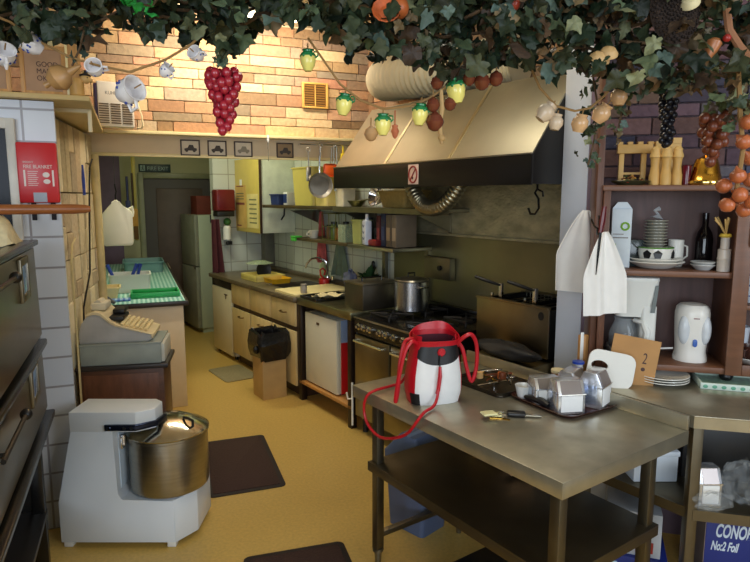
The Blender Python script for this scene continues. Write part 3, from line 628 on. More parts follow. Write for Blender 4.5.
for x, y in ((.05,.03),(.05,.48),(.45,.03),(.45,.48)): B().cyl((x,y,0),(x,y,.014),.02).done('foot', black, f)
t = thing('plug_lead', 'white hooked plug lead hanging at the freezer corner', 'cable', at(3.63, 2.335, .30, RW), RW)
B().tube([(0,0,-.25),(0,0,0),(-.0,.0,.08)], .008, 8).tube([(0,0,-.04),(-.02,.03,-.05),(-.025,.04,0)], .007, 6).done('lead', white, t)
# things on the steel table
t = thing('baking_tray', 'shallow black baking tray at the near end of the cream board', 'tray', at(4.34, 2.53, .9005, RW), RW)
B().box(-.16,.2,-.13,.13,0,.006,.002).box(-.17,-.155,-.14,.14,.0,.025,.003).box(.195,.21,-.14,.14,.0,.025,.003).box(-.155,.195,-.14,-.13,0,.025,.003).box(-.155,.195,.13,.14,0,.025,.003).done('tray', blackm, t)
t = thing('tea_towel', 'crumpled cream tea towel lying on the black baking tray', 'cloth', at(4.36, 2.58, .908, RW), RW)
B().sheet(lambda a, b: ((a-.5)*.24, (b-.5)*.2, .012+.012*math.sin(a*9+b*4)+.01*math.cos(b*11)), 14, 12, .004).done('cloth', mat('cream_tea_towel', (222,206,160), .9), t)
bx = thing('steel_container', 'square stainless container with lid beside the stock pot', 'container', at(3.67, 2.46, .9005, RW), RW)
B().box(0, .34, 0, .26, 0, .19, .006).done('body', mat('dull_grey_steel', (104,98,86), .38, .9, .15, 6), bx)
B().box(-.006, .346, -.006, .266, .19, .205, .004).done('lid', steel_d, bx)
B().tube([(.08,.13,.205),(.08,.13,.23),(.26,.13,.23),(.26,.13,.205)], .007, 8).done('handle', blackm, bx)
t = bottle('soap_bottle', 'small grey bottle standing on the near edge of the cream board', 'bottle', at(4.60, 2.46, .916, RW), .03, .08, mat('grey_translucent_plastic', (150,142,130), .3), mat('grey_translucent_plastic', (150,142,130)), .8)
# cooker
ck = thing('gas_cooker', 'wide steel and black gas range cooker in front of the splashback', 'cooker', at(2.775, 2.36, 0, RW), RW)
WK = .855
B().box(.02, .70, 0, WK, .12, .86, .004).done('body', blackm, ck)
B().box(-.005, .02, 0, WK, .765, .868, .006).done('control_panel', blackm, ck)
hob = B().box(-.01, .70, 0, WK, .868, .885, .004).done('hob', blackm, ck)
B().box(-.014, -.006, 0, WK, .872, .884, .002).done('trim', steel, ck)
kn = mat('silver_knob', (206,204,196), .2, 1.)
for k, y in enumerate((.78,.71,.64,.52,.45,.36,.25,.14)):
    o = B().lathe([(.026,0),(.024,.014),(.012,.018),(.011,.034),(0,.034)], n=14, M=T(-.005,y,.818) @ RY(-90)).done('knob', kn, ck)
for y0, y1 in ((.42,WK-.01),(.01,.40)):
    d = B().box(-.008, .02, y0, y1, .30, .75, .006).done('door', mat('oven_door_steel', (150,142,116), .32, 1., .1, 5), ck)
    B().tube([(0,y0+.04,.715),(-.04,y0+.04,.715),(-.04,y1-.04,.715),(0,y1-.04,.715)], .010, 8).done('handle', chrome, d)
B().box(-.004, .02, .01, WK-.01, .13, .29, .004).done('drawer', mat('oven_door_steel', (150,142,116)), ck)
for x in (.06,.64):
    for y in (.05, WK-.05): B().cyl((x,y,0),(x,y,.12),.022).done('foot', black, ck)
gm = mat('cast_iron', (26,24,24), .6)
for i in range(2):
    for j in range(2):
        x = .18+i*.33; y = .22+j*.42; b = B()
        b.tube([(x+.15*math.cos(PI*k/2+PI/4)*1.0, y+.155*math.sin(PI*k/2+PI/4)*1.0, .913) for k in range(4)], .007, 6, closed=True)
        for k in range(4):
            a = PI*k/2+PI/4; b.tube([(x+.03*math.cos(a), y+.03*math.sin(a), .915),(x+.15*math.cos(a), y+.155*math.sin(a), .915),(x+.15*math.cos(a), y+.155*math.sin(a), .885)], .007, 6)
        b.tube([(x-.11,y,.913),(x+.11,y,.913)], .006, 6)
        b.done('grate', gm, ck)
        B().lathe([(.0,.885),(.05,.885),(.05,.897),(.035,.903),(0,.903)], c=(x,y,0), n=18).done('burner', gm, ck)
B().box(.66,.70,0,WK,.885,.935,.004).done('upstand', blackm, ck)
pot = thing('stock_pot', 'tall lidded steel stock pot on the far end of the cooker', 'pot', at(3.42, 2.72, .9225, RW), RW)
B().lathe([(0,0),(.118,0),(.125,.008),(.125,.215),(.130,.22),(.124,.222)], n=36).done('pot_body', mat('pot_steel', (196,196,200), .26, 1., .2, 5, aniso=(1,1,.4)), pot)
ld = B().lathe([(.127,.222),(.122,.232),(.06,.246),(0,.25)], n=32).done('lid', steel, pot)
B().tube([(-.03,0,.246),(-.03,0,.275),(.03,0,.275),(.03,0,.246)], .006, 8).done('lid_handle', black, ld)
for s in (-1, 1): B().tube([(-.03,s*.124,.18),(-.03,s*.155,.185),(.03,s*.155,.185),(.03,s*.124,.18)], .007, 8).done('handle', chrome, pot)
t = thing('switch_box', 'grey metal box fixed to the splashback behind the stock pot', 'box', at(3.50, 3.083, 1.12, RW), RW)
B().box(-.06, -.0, -.16, .14, 0, .17, .006).done('case', steel_d, t); B().cyl((-.06,-.05,.09),(-.075,-.05,.09),.02).done('knob', black, t)
# fryer on its stand
st = thing('fryer_stand', 'steel cabinet stand under the deep fryer', 'stand', at(2.08, 2.36, 0, RW), RW)
B().box(0, .68, .0, .42, .1, .84, .004).box(.05,.6,.04,.38,0,.1).box(-.006,.0,.01,.41,.12,.82,.003).done('cabinet', mat('fryer_stand_steel', (150,138,108), .34, 1., .12, 5), st)
fy = thing('deep_fryer', 'stainless twin basket deep fryer on the steel stand', 'fryer', at(2.09, 2.62, .841, RW), RW)
fsteel = mat('fryer_front_steel', (164,148,118), .3, 1., .12, 5.)
B().box(0, .012, 0, .55, .02, .30, .003).box(-.012,.02,0,.55,.295,.307,.002).done('front', fsteel, fy)
B().box(.012, .48, 0, .012, .02, .29, .002).box(.012, .48, .538, .55, .02, .29, .002).box(.012,.48,.012,.538,.02,.05).box(.46,.48,.012,.538,.05,.29).box(.012,.46,.27,.28,.05,.28).done('body', blackm, fy)
B().box(.48, .50, 0, .55, .02, .40, .004).box(.40,.48,0,.55,.29,.30,.002).done('rear_panel', mat('fryer_rear_steel', (100,92,78), .35, .9), fy)
B().lathe([(.018,0),(.018,.004),(0,.004)], n=14, sx=1.3, M=T(-.001,.05,.255) @ RY(-90)).done('badge', black, fy)
for k, y in enumerate((.40, .14)):
    bk = B()
    for z in (.20,.26,.30): bk.tube([(.06,y-.10,z),(.06,y+.10,z),(.40,y+.10,z),(.40,y-.10,z)], .003, 5, closed=True)
    for q in range(8):
        yy = y-.1+q*.0286; bk.tube([(.06,yy,.30),(.06,yy,.2),(.40,yy,.2),(.40,yy,.30)], .0018, 4)
    bt = thing('fryer_basket', ('wire fryer basket at the far side of the deep fryer','wire fryer basket at the near side of the deep fryer')[k], 'basket', at(2.09, 2.62, .841, RW), RW, 'fryer baskets')
    bk.done('wire_basket', steel_d, bt)
    hb = B().tube([(.05,y,.38),(.02,y+.02,.392),(-.02,y+.07,.412),(-.05,y+.12,.43)], .009, 8, radii=[.006,.009,.011,.010]).done('handle', black, bt)
    B().box(.042,.062,y-.014,y+.014,.27,.395,.003).box(.042,.05,y+.06,y+.075,.27,.33).done('bracket', chrome, hb)
# dark bundle in front of fryer
t = thing('dark_bundle', 'long dark padded bundle with grey top lying on the stand before the fryer', 'bundle', at(2.27, 2.49, .895, RW), RW)
blob(.075, (1.1,3.0,.66), 8, .12, 26, 16, 3).done('bundle', mat('charcoal_quilt', (24,24,26), .6, bump=.5, scale=16), t)
# extractor hood
hs = mat('hood_steel', (176,170,150), .5, 1., .10, 3., .02)
hd = thing('extractor_hood', 'large sloping stainless extractor hood with black fascia over the cooker', 'hood', at(2.06, 2.40, 1.815, RW), RW)
L_ = 1.90
def panel(p0, p1, th, y0, y1):
    d = Vector((p1[0]-p0[0], 0, p1[1]-p0[1])).normalized(); n = Vector((d.z, 0, -d.x))*th
    return [(p0[0],p0[1]),(p1[0],p1[1]),(p1[0]+n.x,p1[1]+n.z),(p0[0]+n.x,p0[1]+n.z)]
b = B().prism(panel((0,.148),(.34,.60),.012,0,0), 'y', 0, L_, .002)
b.box(.34, .695, 0, L_, .59, .602).done('canopy', hs, hd)
for y in (.62, 1.26): B().prism(panel((-.002,.152),(.338,.604),.006,0,0), 'y', y-.012, y+.012).done('seam', mat('hood_seam_steel', (206,196,164), .3, 1.), hd)
dkp = mat('hood_black_paint_and_shade', (20,18,16), .3)
B().box(-.008, .012, -.004, L_+.004, -.005, .15, .003).done('fascia', dkp, hd)
B().box(-.012, .0, -.005, L_+.005, .145, .155, .002).done('lip', steel, hd)
for y, nm in ((0,'end_panel'), (L_-.012,'end_panel')):
    B().prism([(.012,0),(.695,0),(.695,.59),(.345,.59),(.012,.15)], 'y', y, y+.012).done(nm, dkp, hd)  # steel ends; the shade on them is put into the black colour
B().box(.06,.64,.1,L_-.1,.20,.215).done('filter', mat('greasy_filter', (70,62,44), .6, .6, bump=.5, scale=30), hd)
sg = B().box(-.012,-.008,.885,.985,.012,.135,.001).done('no_smoking_plate', mat('pinkish_white_plate', (236,206,190), .4), hd, 'white no smoking plate with a red ring')
sr = mat('sign_red', (150,40,30), .5)
B().tube([(-.0125,.935+.04*math.cos(k*PI/12),.073+.05*math.sin(k*PI/12)) for k in range(24)], .0055, 6, closed=True).tube([(-.0125,.935+.027,.073-.035),(-.0125,.935-.027,.073+.035)], .005, 6).done('prohibition_ring', sr, sg)
B().sph((-.0125,.94,.052), .009, 8, 6, (.1,1,1)).done('pictogram', mat('dark_print', (72,44,38)), sg)
hk = thing('meat_hook', 'black double meat hook hanging below the near end of the hood', 'hook', at(2.10, 2.50, 1.69, RW), RW)
B().tube([(0,0,.125),(0,.0,.10),(0,.015,.08),(0,-.01,.05),(0,-.015,.0),(0,.01,-.03),(0,.04,-.03),(0,.055,.0)], .006, 8).tube([(0,-.0,.10),(0,-.035,.085),(0,-.04,.06)], .005, 6).done('hook', blackm, hk)
# corrugated flexible hose under the hood
def ribbed(name, lab, cat, pts, r, m, nring=60, amp=.1, seg=18, ribs=2):
    t = thing(name, lab, cat, (0,0,0))
    P_ = [Vector(p) for p in pts]; out = []; ribs = 4
    for i in range(nring*ribs+1):          # Catmull-Rom through the points
        s = i/(nring*ribs)*(len(P_)-1); k = min(int(s), len(P_)-2); f = s-k
        p0, p1, p2, p3 = P_[max(k-1,0)], P_[k], P_[k+1], P_[min(k+2, len(P_)-1)]
        out.append(.5*((2*p1)+(-p0+p2)*f+(2*p0-5*p1+4*p2-p3)*f*f+(-p0+3*p1-3*p2+p3)*f**3))
    o = out[0].copy(); t.location = o
    B().tube([p-o for p in out], r, seg, radii=[r*(1+amp*.5*(1+math.cos(i*PI/2))) for i in range(len(out))]).done('hose', m, t, sharp=80); return t
def wr(u, v, z): return W(u, v, RW)+(z,)
ribbed('flexible_hose', 'ribbed steel hose looping down below the hood beside the no smoking plate', 'hose', [wr(3.32,2.62,1.98), wr(3.28,2.60,1.84), wr(3.18,2.60,1.71), wr(3.05,2.60,1.675), wr(2.92,2.60,1.71), wr(2.82,2.62,1.82), wr(2.77,2.64,1.96)], .045, mat('dull_hose_steel', (170,160,130), .3, .9), 34, .2)
ribbed('ventilation_duct', 'wide cream ribbed flexible duct running from the stone wall to the hood', 'duct', [wr(4.02,3.05,2.68), wr(3.93,2.86,2.65), wr(3.76,2.79,2.635), wr(3.45,2.78,2.60), wr(3.15,2.80,2.59), wr(2.8,2.88,2.585), wr(2.62,2.92,2.58)], .145, mat('cream_duct_film', (232,222,192), .6, var=.04), 36, .09, 28)
# fluorescent battens (real lamps of the room)
lamp_m = mat('fluorescent_tube', (255,240,205), .4, emit=(255,232,186), estr=14)
def batten(lab, u, v, z, a, l, rz):
    t = thing('fluorescent_lamp', lab, 'lamp', at(u, v, z, a), rz, 'ceiling fluorescent lamps')
    B().box(-l/2, l/2, -.04, .04, 0, .05, .006).done('batten', white, t)
    B().cyl((-l/2+.03,0,-.025),(l/2-.03,0,-.025),.016,None,12).box(-l/2+.0,-l/2+.03,-.015,.015,-.045,0).box(l/2-.03,l/2,-.015,.015,-.045,0).done('tube', lamp_m, t)
    B().prism([(-.10,-.0),(-.05,.05),(.05,.05),(.10,.0),(.095,-.004),(.045,.045),(-.045,.045),(-.095,-.004)], 'x', -l/2, l/2).done('reflector', white, t); return t
batten('white fluorescent lamp in front of the warm stone wall', 4.62, .8, 3.09, LW, 1.2, LW)
# ------------------------------------------------------------------ wall cupboard and shelves on the right wall
wc = thing('wall_cupboard', 'pale yellow wall cupboard with paper notices above the sink', 'cupboard', at(5.96, 2.70, 1.36, RW), RW)
yc = mat('pale_yellow_laminate', (206,184,96), .45, var=.05)
B().box(.0, .395, 0, .72, 0, .80, .003).done('body', mat('sage_white_laminate', (228,234,216), .45), wc)
d = B().box(-.02, -.001, 0.005, .72, 0, .80, .003).done('door', yc, wc)
B().box(-.022, .004, -.006, .006, 0, .80, .001).done('edge', brown_trim, wc)
B().box(-.0225, -.02, .36, .68, .04, .52).done('notice', mat('kraft_notice', (206,168,96), .7), d, 'tan paper notice')
B().box(-.0225, -.02, .04, .33, .05, .42).done('notice', mat('pale_notice', (222,206,140), .7), d, 'pale yellow paper notice')
b = B()
for k in range(6): b.box(-.0235,-.0225,.08,.27,.10+k*.05,.115+k*.05)
for k in range(3): b.box(-.0235,-.0225,.42,.62,.36+k*.03,.372+k*.03)
b.done('printed_lines', mat('grey_green_ink', (120,120,84), .7), d)
B().box(-.0235,-.0225,.40,.64,.30,.325).box(-.0235,-.0225,.42,.62,.50,.51).box(-.0235,-.0225,.5,.62,.06,.075).done('red_lines', mat('red_brown_print', (128,70,62)), d)
B().box(-.0245,-.0225,.46,.52,.515,.58).done('white_tab', white, d)
t = thing('black_knife', 'black handled knife hanging on the cupboard end panel', 'knife', at(5.945, 2.96, 1.50, RW), RW)
B().tube([(0,0,.24),(0,0,.1),(-.005,0,.05),(-.04,0,.0)], .009, 8).done('knife', black, t)
# upper shelf
us = thing('upper_shelf', 'long dark edged upper wall shelf between the cupboard and the hood', 'shelf', at(3.2, 2.70, 1.635, RW), RW)
B().box(0, .395, 1.3, 2.74, 0, .03, .003).done('board', mat('dark_shelf_edge', (74,62,36), .45), us)
B().box(.0, .395, 0, 1.29, .0, .028, .003).box(-.004,0,0,1.29,-.012,.03).done('steel_board', steel_d, us)
for y in (.2, 1.2, 2.2): B().box(.37,.395,y-.012,y+.012,-.16,0).prism([(.37,-.02),(.37,-.15),(.05,-.02)], 'y', y-.006, y+.006).done('bracket', steel_d, us)
ls = thing('lower_shelf', 'lower wall shelf holding cups and a white bottle above the steel container', 'shelf', at(3.62, 2.70, 1.335, RW), RW)
B().box(0, .395, .65, 1.62, 0, .025, .003).done('board', mat('dark_shelf_edge', (74,62,36)), ls)
B().box(0, .395, 0, .64, -.005, .022, .003).done('steel_board', steel, ls)
for y in (.04, .62): B().box(.36,.395,y-.02,y+.02,-.43,-.006).done('bracket', steel_d, ls)
zt, zl = 1.6665, 1.3615
t = tub('blue_basket', 'small blue basket at the far end of the upper shelf', 'basket', at(5.72, 2.80, zt, RW), RW, .14, .2, .11, mat('dark_blue_plastic', (40,58,110), .4), .9)
t = thing('white_carton', 'small white carton behind the blue basket on the upper shelf', 'carton', at(5.56, 2.84, zt, RW), RW); B().box(-.06,.06,-.045,.045,0,.13,.004).done('carton', white, t); B().box(-.061,-.06,-.04,.04,.02,.11).done('label', mat('dark_blue_plastic', (40,58,110)), t)
py = mat('translucent_yellow_plastic', (222,206,110), .4, var=.03)
tub('food_tub', 'large pale yellow food tub on the upper shelf behind the frying pan', 'tub', at(5.12, 2.90, zt, RW), RW, .34, .42, .36, py, .9)
tub('food_tub', 'smaller yellow food tub in front of the large one', 'tub', at(4.78, 2.84, zt, RW), RW, .2, .22, .18, mat('soft_yellow_plastic', (228,208,124), .4), .92)
tub('food_tub', 'white round food tub below the frying pan on the upper shelf', 'tub', at(4.48, 2.82, zt, RW), RW, .14, .14, .16, mat('ivory_plastic', (232,222,186), .4), .9)
t = thing('mixing_bowl', 'shiny steel bowl lying on its side on the upper shelf by the hood', 'bowl', at(4.03, 2.82, zt+.095, RW), RW)
B().lathe([(.005,-.06),(.06,-.05),(.09,0),(.094,.0),(.088,.0),(.058,-.045),(.005,-.054)], n=24, M=RY(-75)).done('bowl', chrome, t)
t = thing('steel_strainer', 'wire handled strainer with green rim beside the round tub', 'strainer', at(4.27, 2.80, zt, RW), RW)
B().lathe([(.0,0),(.04,.0),(.075,.045),(.08,.05),(.072,.05),(.038,.008),(0,.008)], n=20).tube([(.0,-.07,.05),(0,-.2,.065)], .007, 6).done('strainer', mat('olive_steel', (120,120,70), .35, .8), t)
tub('round_crate', 'brown wicker tray at the near end of the upper shelf', 'tray', at(3.70, 2.86, zt, RW), RW, .26, .36, .13, mat('wicker_tan', (168,140,76), .7, bump=.5, scale=40), .8)
# lower shelf goods
def cup(name, lab, cat, loc, r, h, m, rz=0, handle=True, taper=.75, group=None):
    t = thing(name, lab, cat, loc, rz, group)
    B().lathe([(0,0),(r*taper*.9,0),(r*taper,.004),(r,h),(r*.95,h),(r*taper*.95,.008),(0,.008)], n=20).done('cup', m, t)
    if handle: B().tube([(-r*.9,0,h*.8),(-r*1.4,0,h*.75),(-r*1.45,0,h*.4),(-r*.85,0,h*.25)], r*.13, 6).done('handle', m, t)
    return t
cup('cup', 'white cup at the far end of the lower shelf', 'cup', at(4.98, 2.78, zl, RW), .05, .075, mat('pale_china', (226,222,206), .25), RW)
t = thing('green_sponge', 'bright green sponge cloth hanging over the far end of the lower shelf', 'sponge', at(5.19, 2.695, zl, RW), RW)
B().box(-.035,.05,-.05,.04,0,.014,.004).box(-.03,-.012,-.05,.04,-.035,0,.004).done('sponge', mat('bright_green_sponge', (80,190,70), .8), t)
t = thing('egg_rack', 'dark wire rack of jars on the lower shelf beside the white cup', 'rack', at(4.68, 2.86, zl, RW), RW)
b = B()
for z in (0.004,.12,.24): b.tube([(-.09,-.12,z),(.09,-.12,z),(.09,.12,z),(-.09,.12,z)], .005, 5, closed=True)
for x in (-.09,.09):
    for y in (-.12,0,.12): b.tube([(x,y,0),(x,y,.24)], .004, 5)
b.done('frame', mat('olive_steel', (120,120,70)), t)
for k in range(4):
    q = bottle('spice_jar', ('amber spice jar at the near front of the wire rack','green spice jar in the middle of the wire rack','brown spice jar at the far side of the wire rack','pale spice jar on the rear of the wire rack')[k], 'jar', at(4.60+.075*(k % 3)+(.03 if k == 3 else 0), 2.82+(.1 if k == 3 else 0), zl+.004, RW), .032, .13+.03*(k % 2), mat('spice_%d' % k, ((170,110,40),(90,110,50),(90,60,40),(190,180,140))[k], .3), black, .8, group='jars in the wire rack')
for k in range(3):
    bottle('spice_jar', ('dark jar at the back of the lower shelf near the rack','grey jar at the back of the lower shelf in the middle','olive jar at the back of the lower shelf behind the glass')[k], 'jar', at(4.36+.10*k, 3.0, zl, RW), .035, .21, mat('dim_jar_%d' % k, ((60,52,44),(104,100,86),(96,92,56))[k], .3), black, .8, group='jars at the back of the lower shelf')
t = thing('glass_jug', 'square clear glass jug on the lower shelf left of the green container', 'jug', at(4.40, 2.78, zl, RW), RW)
B().box(-.05,.05,-.06,.06,0,.008).box(-.05,-.045,-.06,.06,0,.15).box(.045,.05,-.06,.06,0,.15).box(-.045,.045,-.06,-.055,0,.15).box(-.045,.045,.055,.06,0,.15).box(-.058,-.05,-.03,-.02,.02,.13).done('glass', mat('greenish_glass', (176,190,160), .08, alpha=.45), t)
tub('green_beaker', 'tall pale green plastic beaker beside the white bottle', 'beaker', at(4.18, 2.79, zl, RW), RW, .11, .14, .20, mat('pale_olive_plastic', (170,176,104), .4), .92)
bo = thing('lotion_bottle', 'white bottle with three blue grey marks on the lower shelf', 'bottle', at(4.02, 2.735, zl, RW), RW-20)
B().box(-.03,.03,-.052,.052,.0,.20,.014,3).lathe([(.02,.195),(.014,.215),(.012,.225),(0,.225)], n=14).done('body', mat('bluish_white_plastic', (224,232,244), .3), bo)
B().lathe([(.013,.222),(.013,.25),(0,.25)], n=12).done('cap', white, bo)
b = B()
for z in (.04,.09,.14): b.prism([(-.03,z+.015),(.0,z),(.03,z+.015),(.026,z+.027),(0,z+.013),(-.026,z+.027)], 'x', -.0312, -.030)
b.done('printed_marks', mat('slate_blue_print', (92,104,140), .5), bo)
for k, (u_, h, w, c, lab) in enumerate(((3.90,.24,.05,(84,34,34),'dark red carton beside the white bottle on the lower shelf'),(3.835,.26,.05,(48,54,76),'dark blue carton in the middle of the lower shelf cartons'),(3.765,.25,.06,(116,100,80),'tan carton near the end of the lower shelf'),(3.69,.25,.06,(140,122,100),'pale brown carton last on the lower shelf'))):
    t = thing('food_carton', lab, 'carton', at(u_, 2.86, zl, RW), RW, 'cartons on the lower shelf'); m = mat('carton_%d' % k, c, .6)
    B().box(-.1,.1,-w/2,w/2,0,h,.003).done('carton', m, t); B().box(-.1012,-.1,-w/2+.008,w/2-.008,.05,h*.6).done('label', mat('carton_label_%d' % k, tuple(min(255, int(x*1.5)) for x in c), .6), t)
t = thing('red_packet', 'bright red packet lying in front of the cartons on the lower shelf', 'packet', at(3.93, 2.745, zl, RW), RW)
B().box(-.03,.03,-.06,.06,0,.05,.012).done('packet', mat('dark_red_foil', (130,36,36), .35), t)
# towels hanging below
def hang_cloth(name, lab, loc, rz, w0, w1, h, m, ph=0.):
    t = thing(name, lab, 'cloth', loc, rz)
    B().sheet(lambda a, b: (.018*math.sin(a*16+ph)*(.3+b), (a-.5)*(w0+(w1-w0)*b), -h*b-.02*abs(math.sin(a*3+ph))*b), 20, 12, .006).done('cloth', m, t); return t
hang_cloth('hanging_towel', 'red and pink towel hanging on the tiles below the upper shelf', at(5.32, 3.06, 1.60, RW), RW, .06, .2, .5, mat('red_pink_towel', (178,84,84), .9, 0, .35, 14, bump=.3))
hang_cloth('hanging_towel', 'grey green towel hanging on the tiles below the lower shelf', at(4.96, 3.06, 1.325, RW), RW, .10, .28, .33, mat('grey_green_towel', (104,120,104), .9, 0, .2, 10), 1.)
# utensils hanging along the beam (left frame)
def hangrow(name, lab, cat, v, z0):
    t = thing(name, lab, cat, at(5.02, v, z0, LW), LW, 'utensils hanging from the beam')
    return t
pan = hangrow('frying_pan', 'round steel frying pan hanging base outward from the beam', 'pan', 1.51, 2.20)
B().lathe([(0,0),(.085,0),(.105,.035),(.108,.036),(.104,.03),(.084,.006),(0,.006)], n=36, M=T(0,-.01,-.355) @ RX(90)).done('pan_body', mat('worn_pan_steel', (176,172,162), .38, .75, .3, 7), pan)
B().tube([(0,-.02,-.26),(.0,-.02,-.18),(.01,-.02,-.03)], .009, 8).tube([(.01+.015*math.cos(k*PI/5),-.02,-.015+.02*math.sin(k*PI/5)) for k in range(10)], .004, 6, closed=True).done('handle', chrome, pan)
u1 = hangrow('ladle', 'long steel ladle hanging left of the frying pan', 'ladle', 1.42, 2.13)
B().tube([(0,0,0),(0,0,-.13)], .006, 6).tube([(.018*math.cos(k*PI/5),0,.014+.02*math.sin(k*PI/5)) for k in range(10)], .0035, 6, closed=True).done('handle', steel, u1)
B().box(-.022,.022,-.006,.006,-.25,-.13,.006).done('blade', steel, u1)
u1 = hangrow('orange_spatula', 'orange headed spatula hanging right of the frying pan', 'spatula', 1.60, 2.17)
B().tube([(0.03,0,0),(0.02,0,-.14)], .006, 6).done('handle', steel, u1)
B().box(-.05,.07,-.012,.004,-.25,-.14,.02).done('head', mat('orange_nylon', (226,92,24), .4), u1)
u1 = hangrow('tongs', 'pair of long steel tongs hanging by the hood corner', 'tongs', 1.66, 2.18)
B().tube([(-.012,0,0),(-.014,0,-.2),(-.006,0,-.38)], .007, 6).tube([(.012,0,0),(.014,0,-.2),(.006,0,-.38)], .007, 6).sph((0,0,0), .015, 8, 6).done('tongs', steel, u1)
u1 = hangrow('yellow_brush', 'yellow plastic brush hanging in front of the hood corner', 'brush', 1.73, 2.18)
B().tube([(0,0,0),(0,0,-.07)], .008, 8).prism([(-.02,-.06),(.025,-.05),(.02,-.12),(-.01,-.15),(-.03,-.15)], 'y', -.01, .01, .004).done('brush', mat('yellow_nylon', (226,196,36), .4), u1)
u1 = hangrow('whisk', 'steel whisk hanging last of the utensils beside the hood', 'whisk', 1.79, 2.18)
b = B().tube([(0,0,0),(0,0,-.12)], .009, 8)
for k in range(4):
    a = k*PI/4; b.tube([(0,0,-.12),(.03*math.cos(a),.03*math.sin(a),-.19),(0,0,-.26),(-.03*math.cos(a),-.03*math.sin(a),-.19),(0,0,-.12)], .002, 5)
b.done('whisk', steel, u1)
t = thing('utensil_rail', 'thin steel rail with hooks under the beam ledge', 'rail', at(5.03, 1.4, 2.19, LW), LW)
b = B().tube([(-.05,0,0),(.5,0,0)], .005, 6).box(-.05,-.04,0,.075,-.006,.006).box(.49,.5,0,.075,-.006,.006)
b.done('rail', chrome, t)
# ------------------------------------------------------------------ worktable in front
pt = thing('worktable', 'stainless worktable with lower shelf carrying the red and white bag', 'table', at(1.10, 1.48, 0, RW), RW)
B().box(0, .745, 0, 1.20, .865, .872, .002).box(0,.008,0,1.2,.815,.87,.002).box(.008,.745,0,.008,.815,.87,.002).box(.008,.745,1.192,1.2,.815,.87,.002).box(.74,.748,0,1.2,.815,.87,.002).done('top', tabsteel, pt)
B().box(.733, .748, 0, 1.20, .872, .93, .003).done('upstand', tabsteel, pt)
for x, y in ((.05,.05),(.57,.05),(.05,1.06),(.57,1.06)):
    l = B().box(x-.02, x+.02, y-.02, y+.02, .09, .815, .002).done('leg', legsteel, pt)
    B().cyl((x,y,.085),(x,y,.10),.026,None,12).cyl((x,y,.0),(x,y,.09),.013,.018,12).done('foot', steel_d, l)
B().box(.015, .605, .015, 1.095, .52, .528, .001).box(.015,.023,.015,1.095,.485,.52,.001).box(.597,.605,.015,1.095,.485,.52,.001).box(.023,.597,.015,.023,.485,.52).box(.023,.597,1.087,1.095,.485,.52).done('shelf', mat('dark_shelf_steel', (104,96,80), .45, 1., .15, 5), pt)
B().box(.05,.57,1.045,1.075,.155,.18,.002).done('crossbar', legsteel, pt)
ZT = .8725
# handbag
BAG_O = (.252, 2.535); BAG_R = 15.
STRAP = [(.268,2.435,.95),(.256,2.42,.90),(.236,2.39,.884),(.205,2.345,.884),(.175,2.292,.874),(.135,2.344,.793),(.084,2.416,.741),(.022,2.505,.708),(-.031,2.582,.733),(-.05,2.608,.794),(-.04,2.59,.86),(-.004,2.602,.886),(.069,2.674,.884),(.125,2.69,.90),(.155,2.60,1.0)]
bag = thing('handbag', 'red white and black leather handbag with long red handles', 'handbag', BAG_O+(ZT,), BAG_R)
redl = mat('red_leather', (190,18,34), .38, 0, .08, 20, .15); whl = mat('white_leather', (236,236,234), .42, 0, .03, 20, .1); bkl = mat('black_leather', (12,11,14), .5, 0, .1, 20, .15)
def sec(z):
    """half width, half depth of the bag at height z"""
    for (a, wa, da), (b_, wb, db) in zip(((0,.112,.080),(.05,.124,.090),(.12,.121,.088),(.20,.108,.080),(.26,.096,.076),(.305,.092,.076),(.335,.091,.076)), ((.05,.124,.090),(.12,.121,.088),(.20,.108,.080),(.26,.096,.076),(.305,.092,.076),(.335,.091,.076),(.4,.09,.076))):
        if a <= z <= b_:
            f = (z-a)/(b_-a); return wa+(wb-wa)*f, da+(db-da)*f
def bp(t, z, off=0., lean=0.):
    w, d = sec(max(0, z)); e = 2/2.8
    c, s = math.cos(t), math.sin(t)
    x = (w+off)*math.copysign(abs(c)**e, c); y = (d+off)*math.copysign(abs(s)**e, s)
    return (x+.012*(z/.3), y+.02*(z/.3), z)
def patch(name, m, t0, t1, z0, z1, off=.0, nt=18, nz=10, zf0=None, zf1=None, lab=None):
    b = B()
    def fn(a, q):
        t = math.radians(t0+(t1-t0)*a); lo = zf0(a) if zf0 else z0; hi = zf1(a) if zf1 else z1
        return bp(t, lo+(hi-lo)*q, off)
    b.sheet(fn, nt, nz, .004)
    return b.done(name, m, bag, lab, sharp=60)
rim = lambda t: .288+.026*math.cos(math.radians(t-70))+.010*math.cos(math.radians(2*(t-70)))
body_top = .30
patch('front_panel', whl, 218, 322, .0, .19, .001, zf1=lambda a: .172+.03*abs(2*a-1)**1.5, lab='white front panel')
patch('upper_panel', bkl, 214, 326, .18, .29, .0025, zf0=lambda a: .17+.032*abs(2*a-1)**1.5, zf1=lambda a: .262, lab='black upper panel')
patch('side_panel', redl, 320, 400, 0, .29, 0, lab='red side panel')
patch('side_panel', redl, 140, 220, 0, .29, 0, lab='red side panel')
patch('back_panel', redl, 38, 142, 0, .29, 0)
patch('base_corner', bkl, 200, 232, 0, .05, .003)
b = B(); b.sheet(lambda a, q: bp(2*PI*a, .245+(rim(360*a)-.245)*q+(.0 if q else (.012 if 220<360*a<320 else -.01)), .004+.008*q), 48, 6, .004); b.done('collar', redl, bag, 'red folded collar', sharp=60)
b = B(); b.sheet(lambda a, q: bp(2*PI*a, .05+.22*q, -.006), 36, 6); b.skin([b.ring([bp(2*PI*k/24, .05, -.008) for k in range(24)]), b.ring([(0.003,.003,.05)]*24)]); b.done('lining', mat('wine_lining', (78,18,36), .8), bag)
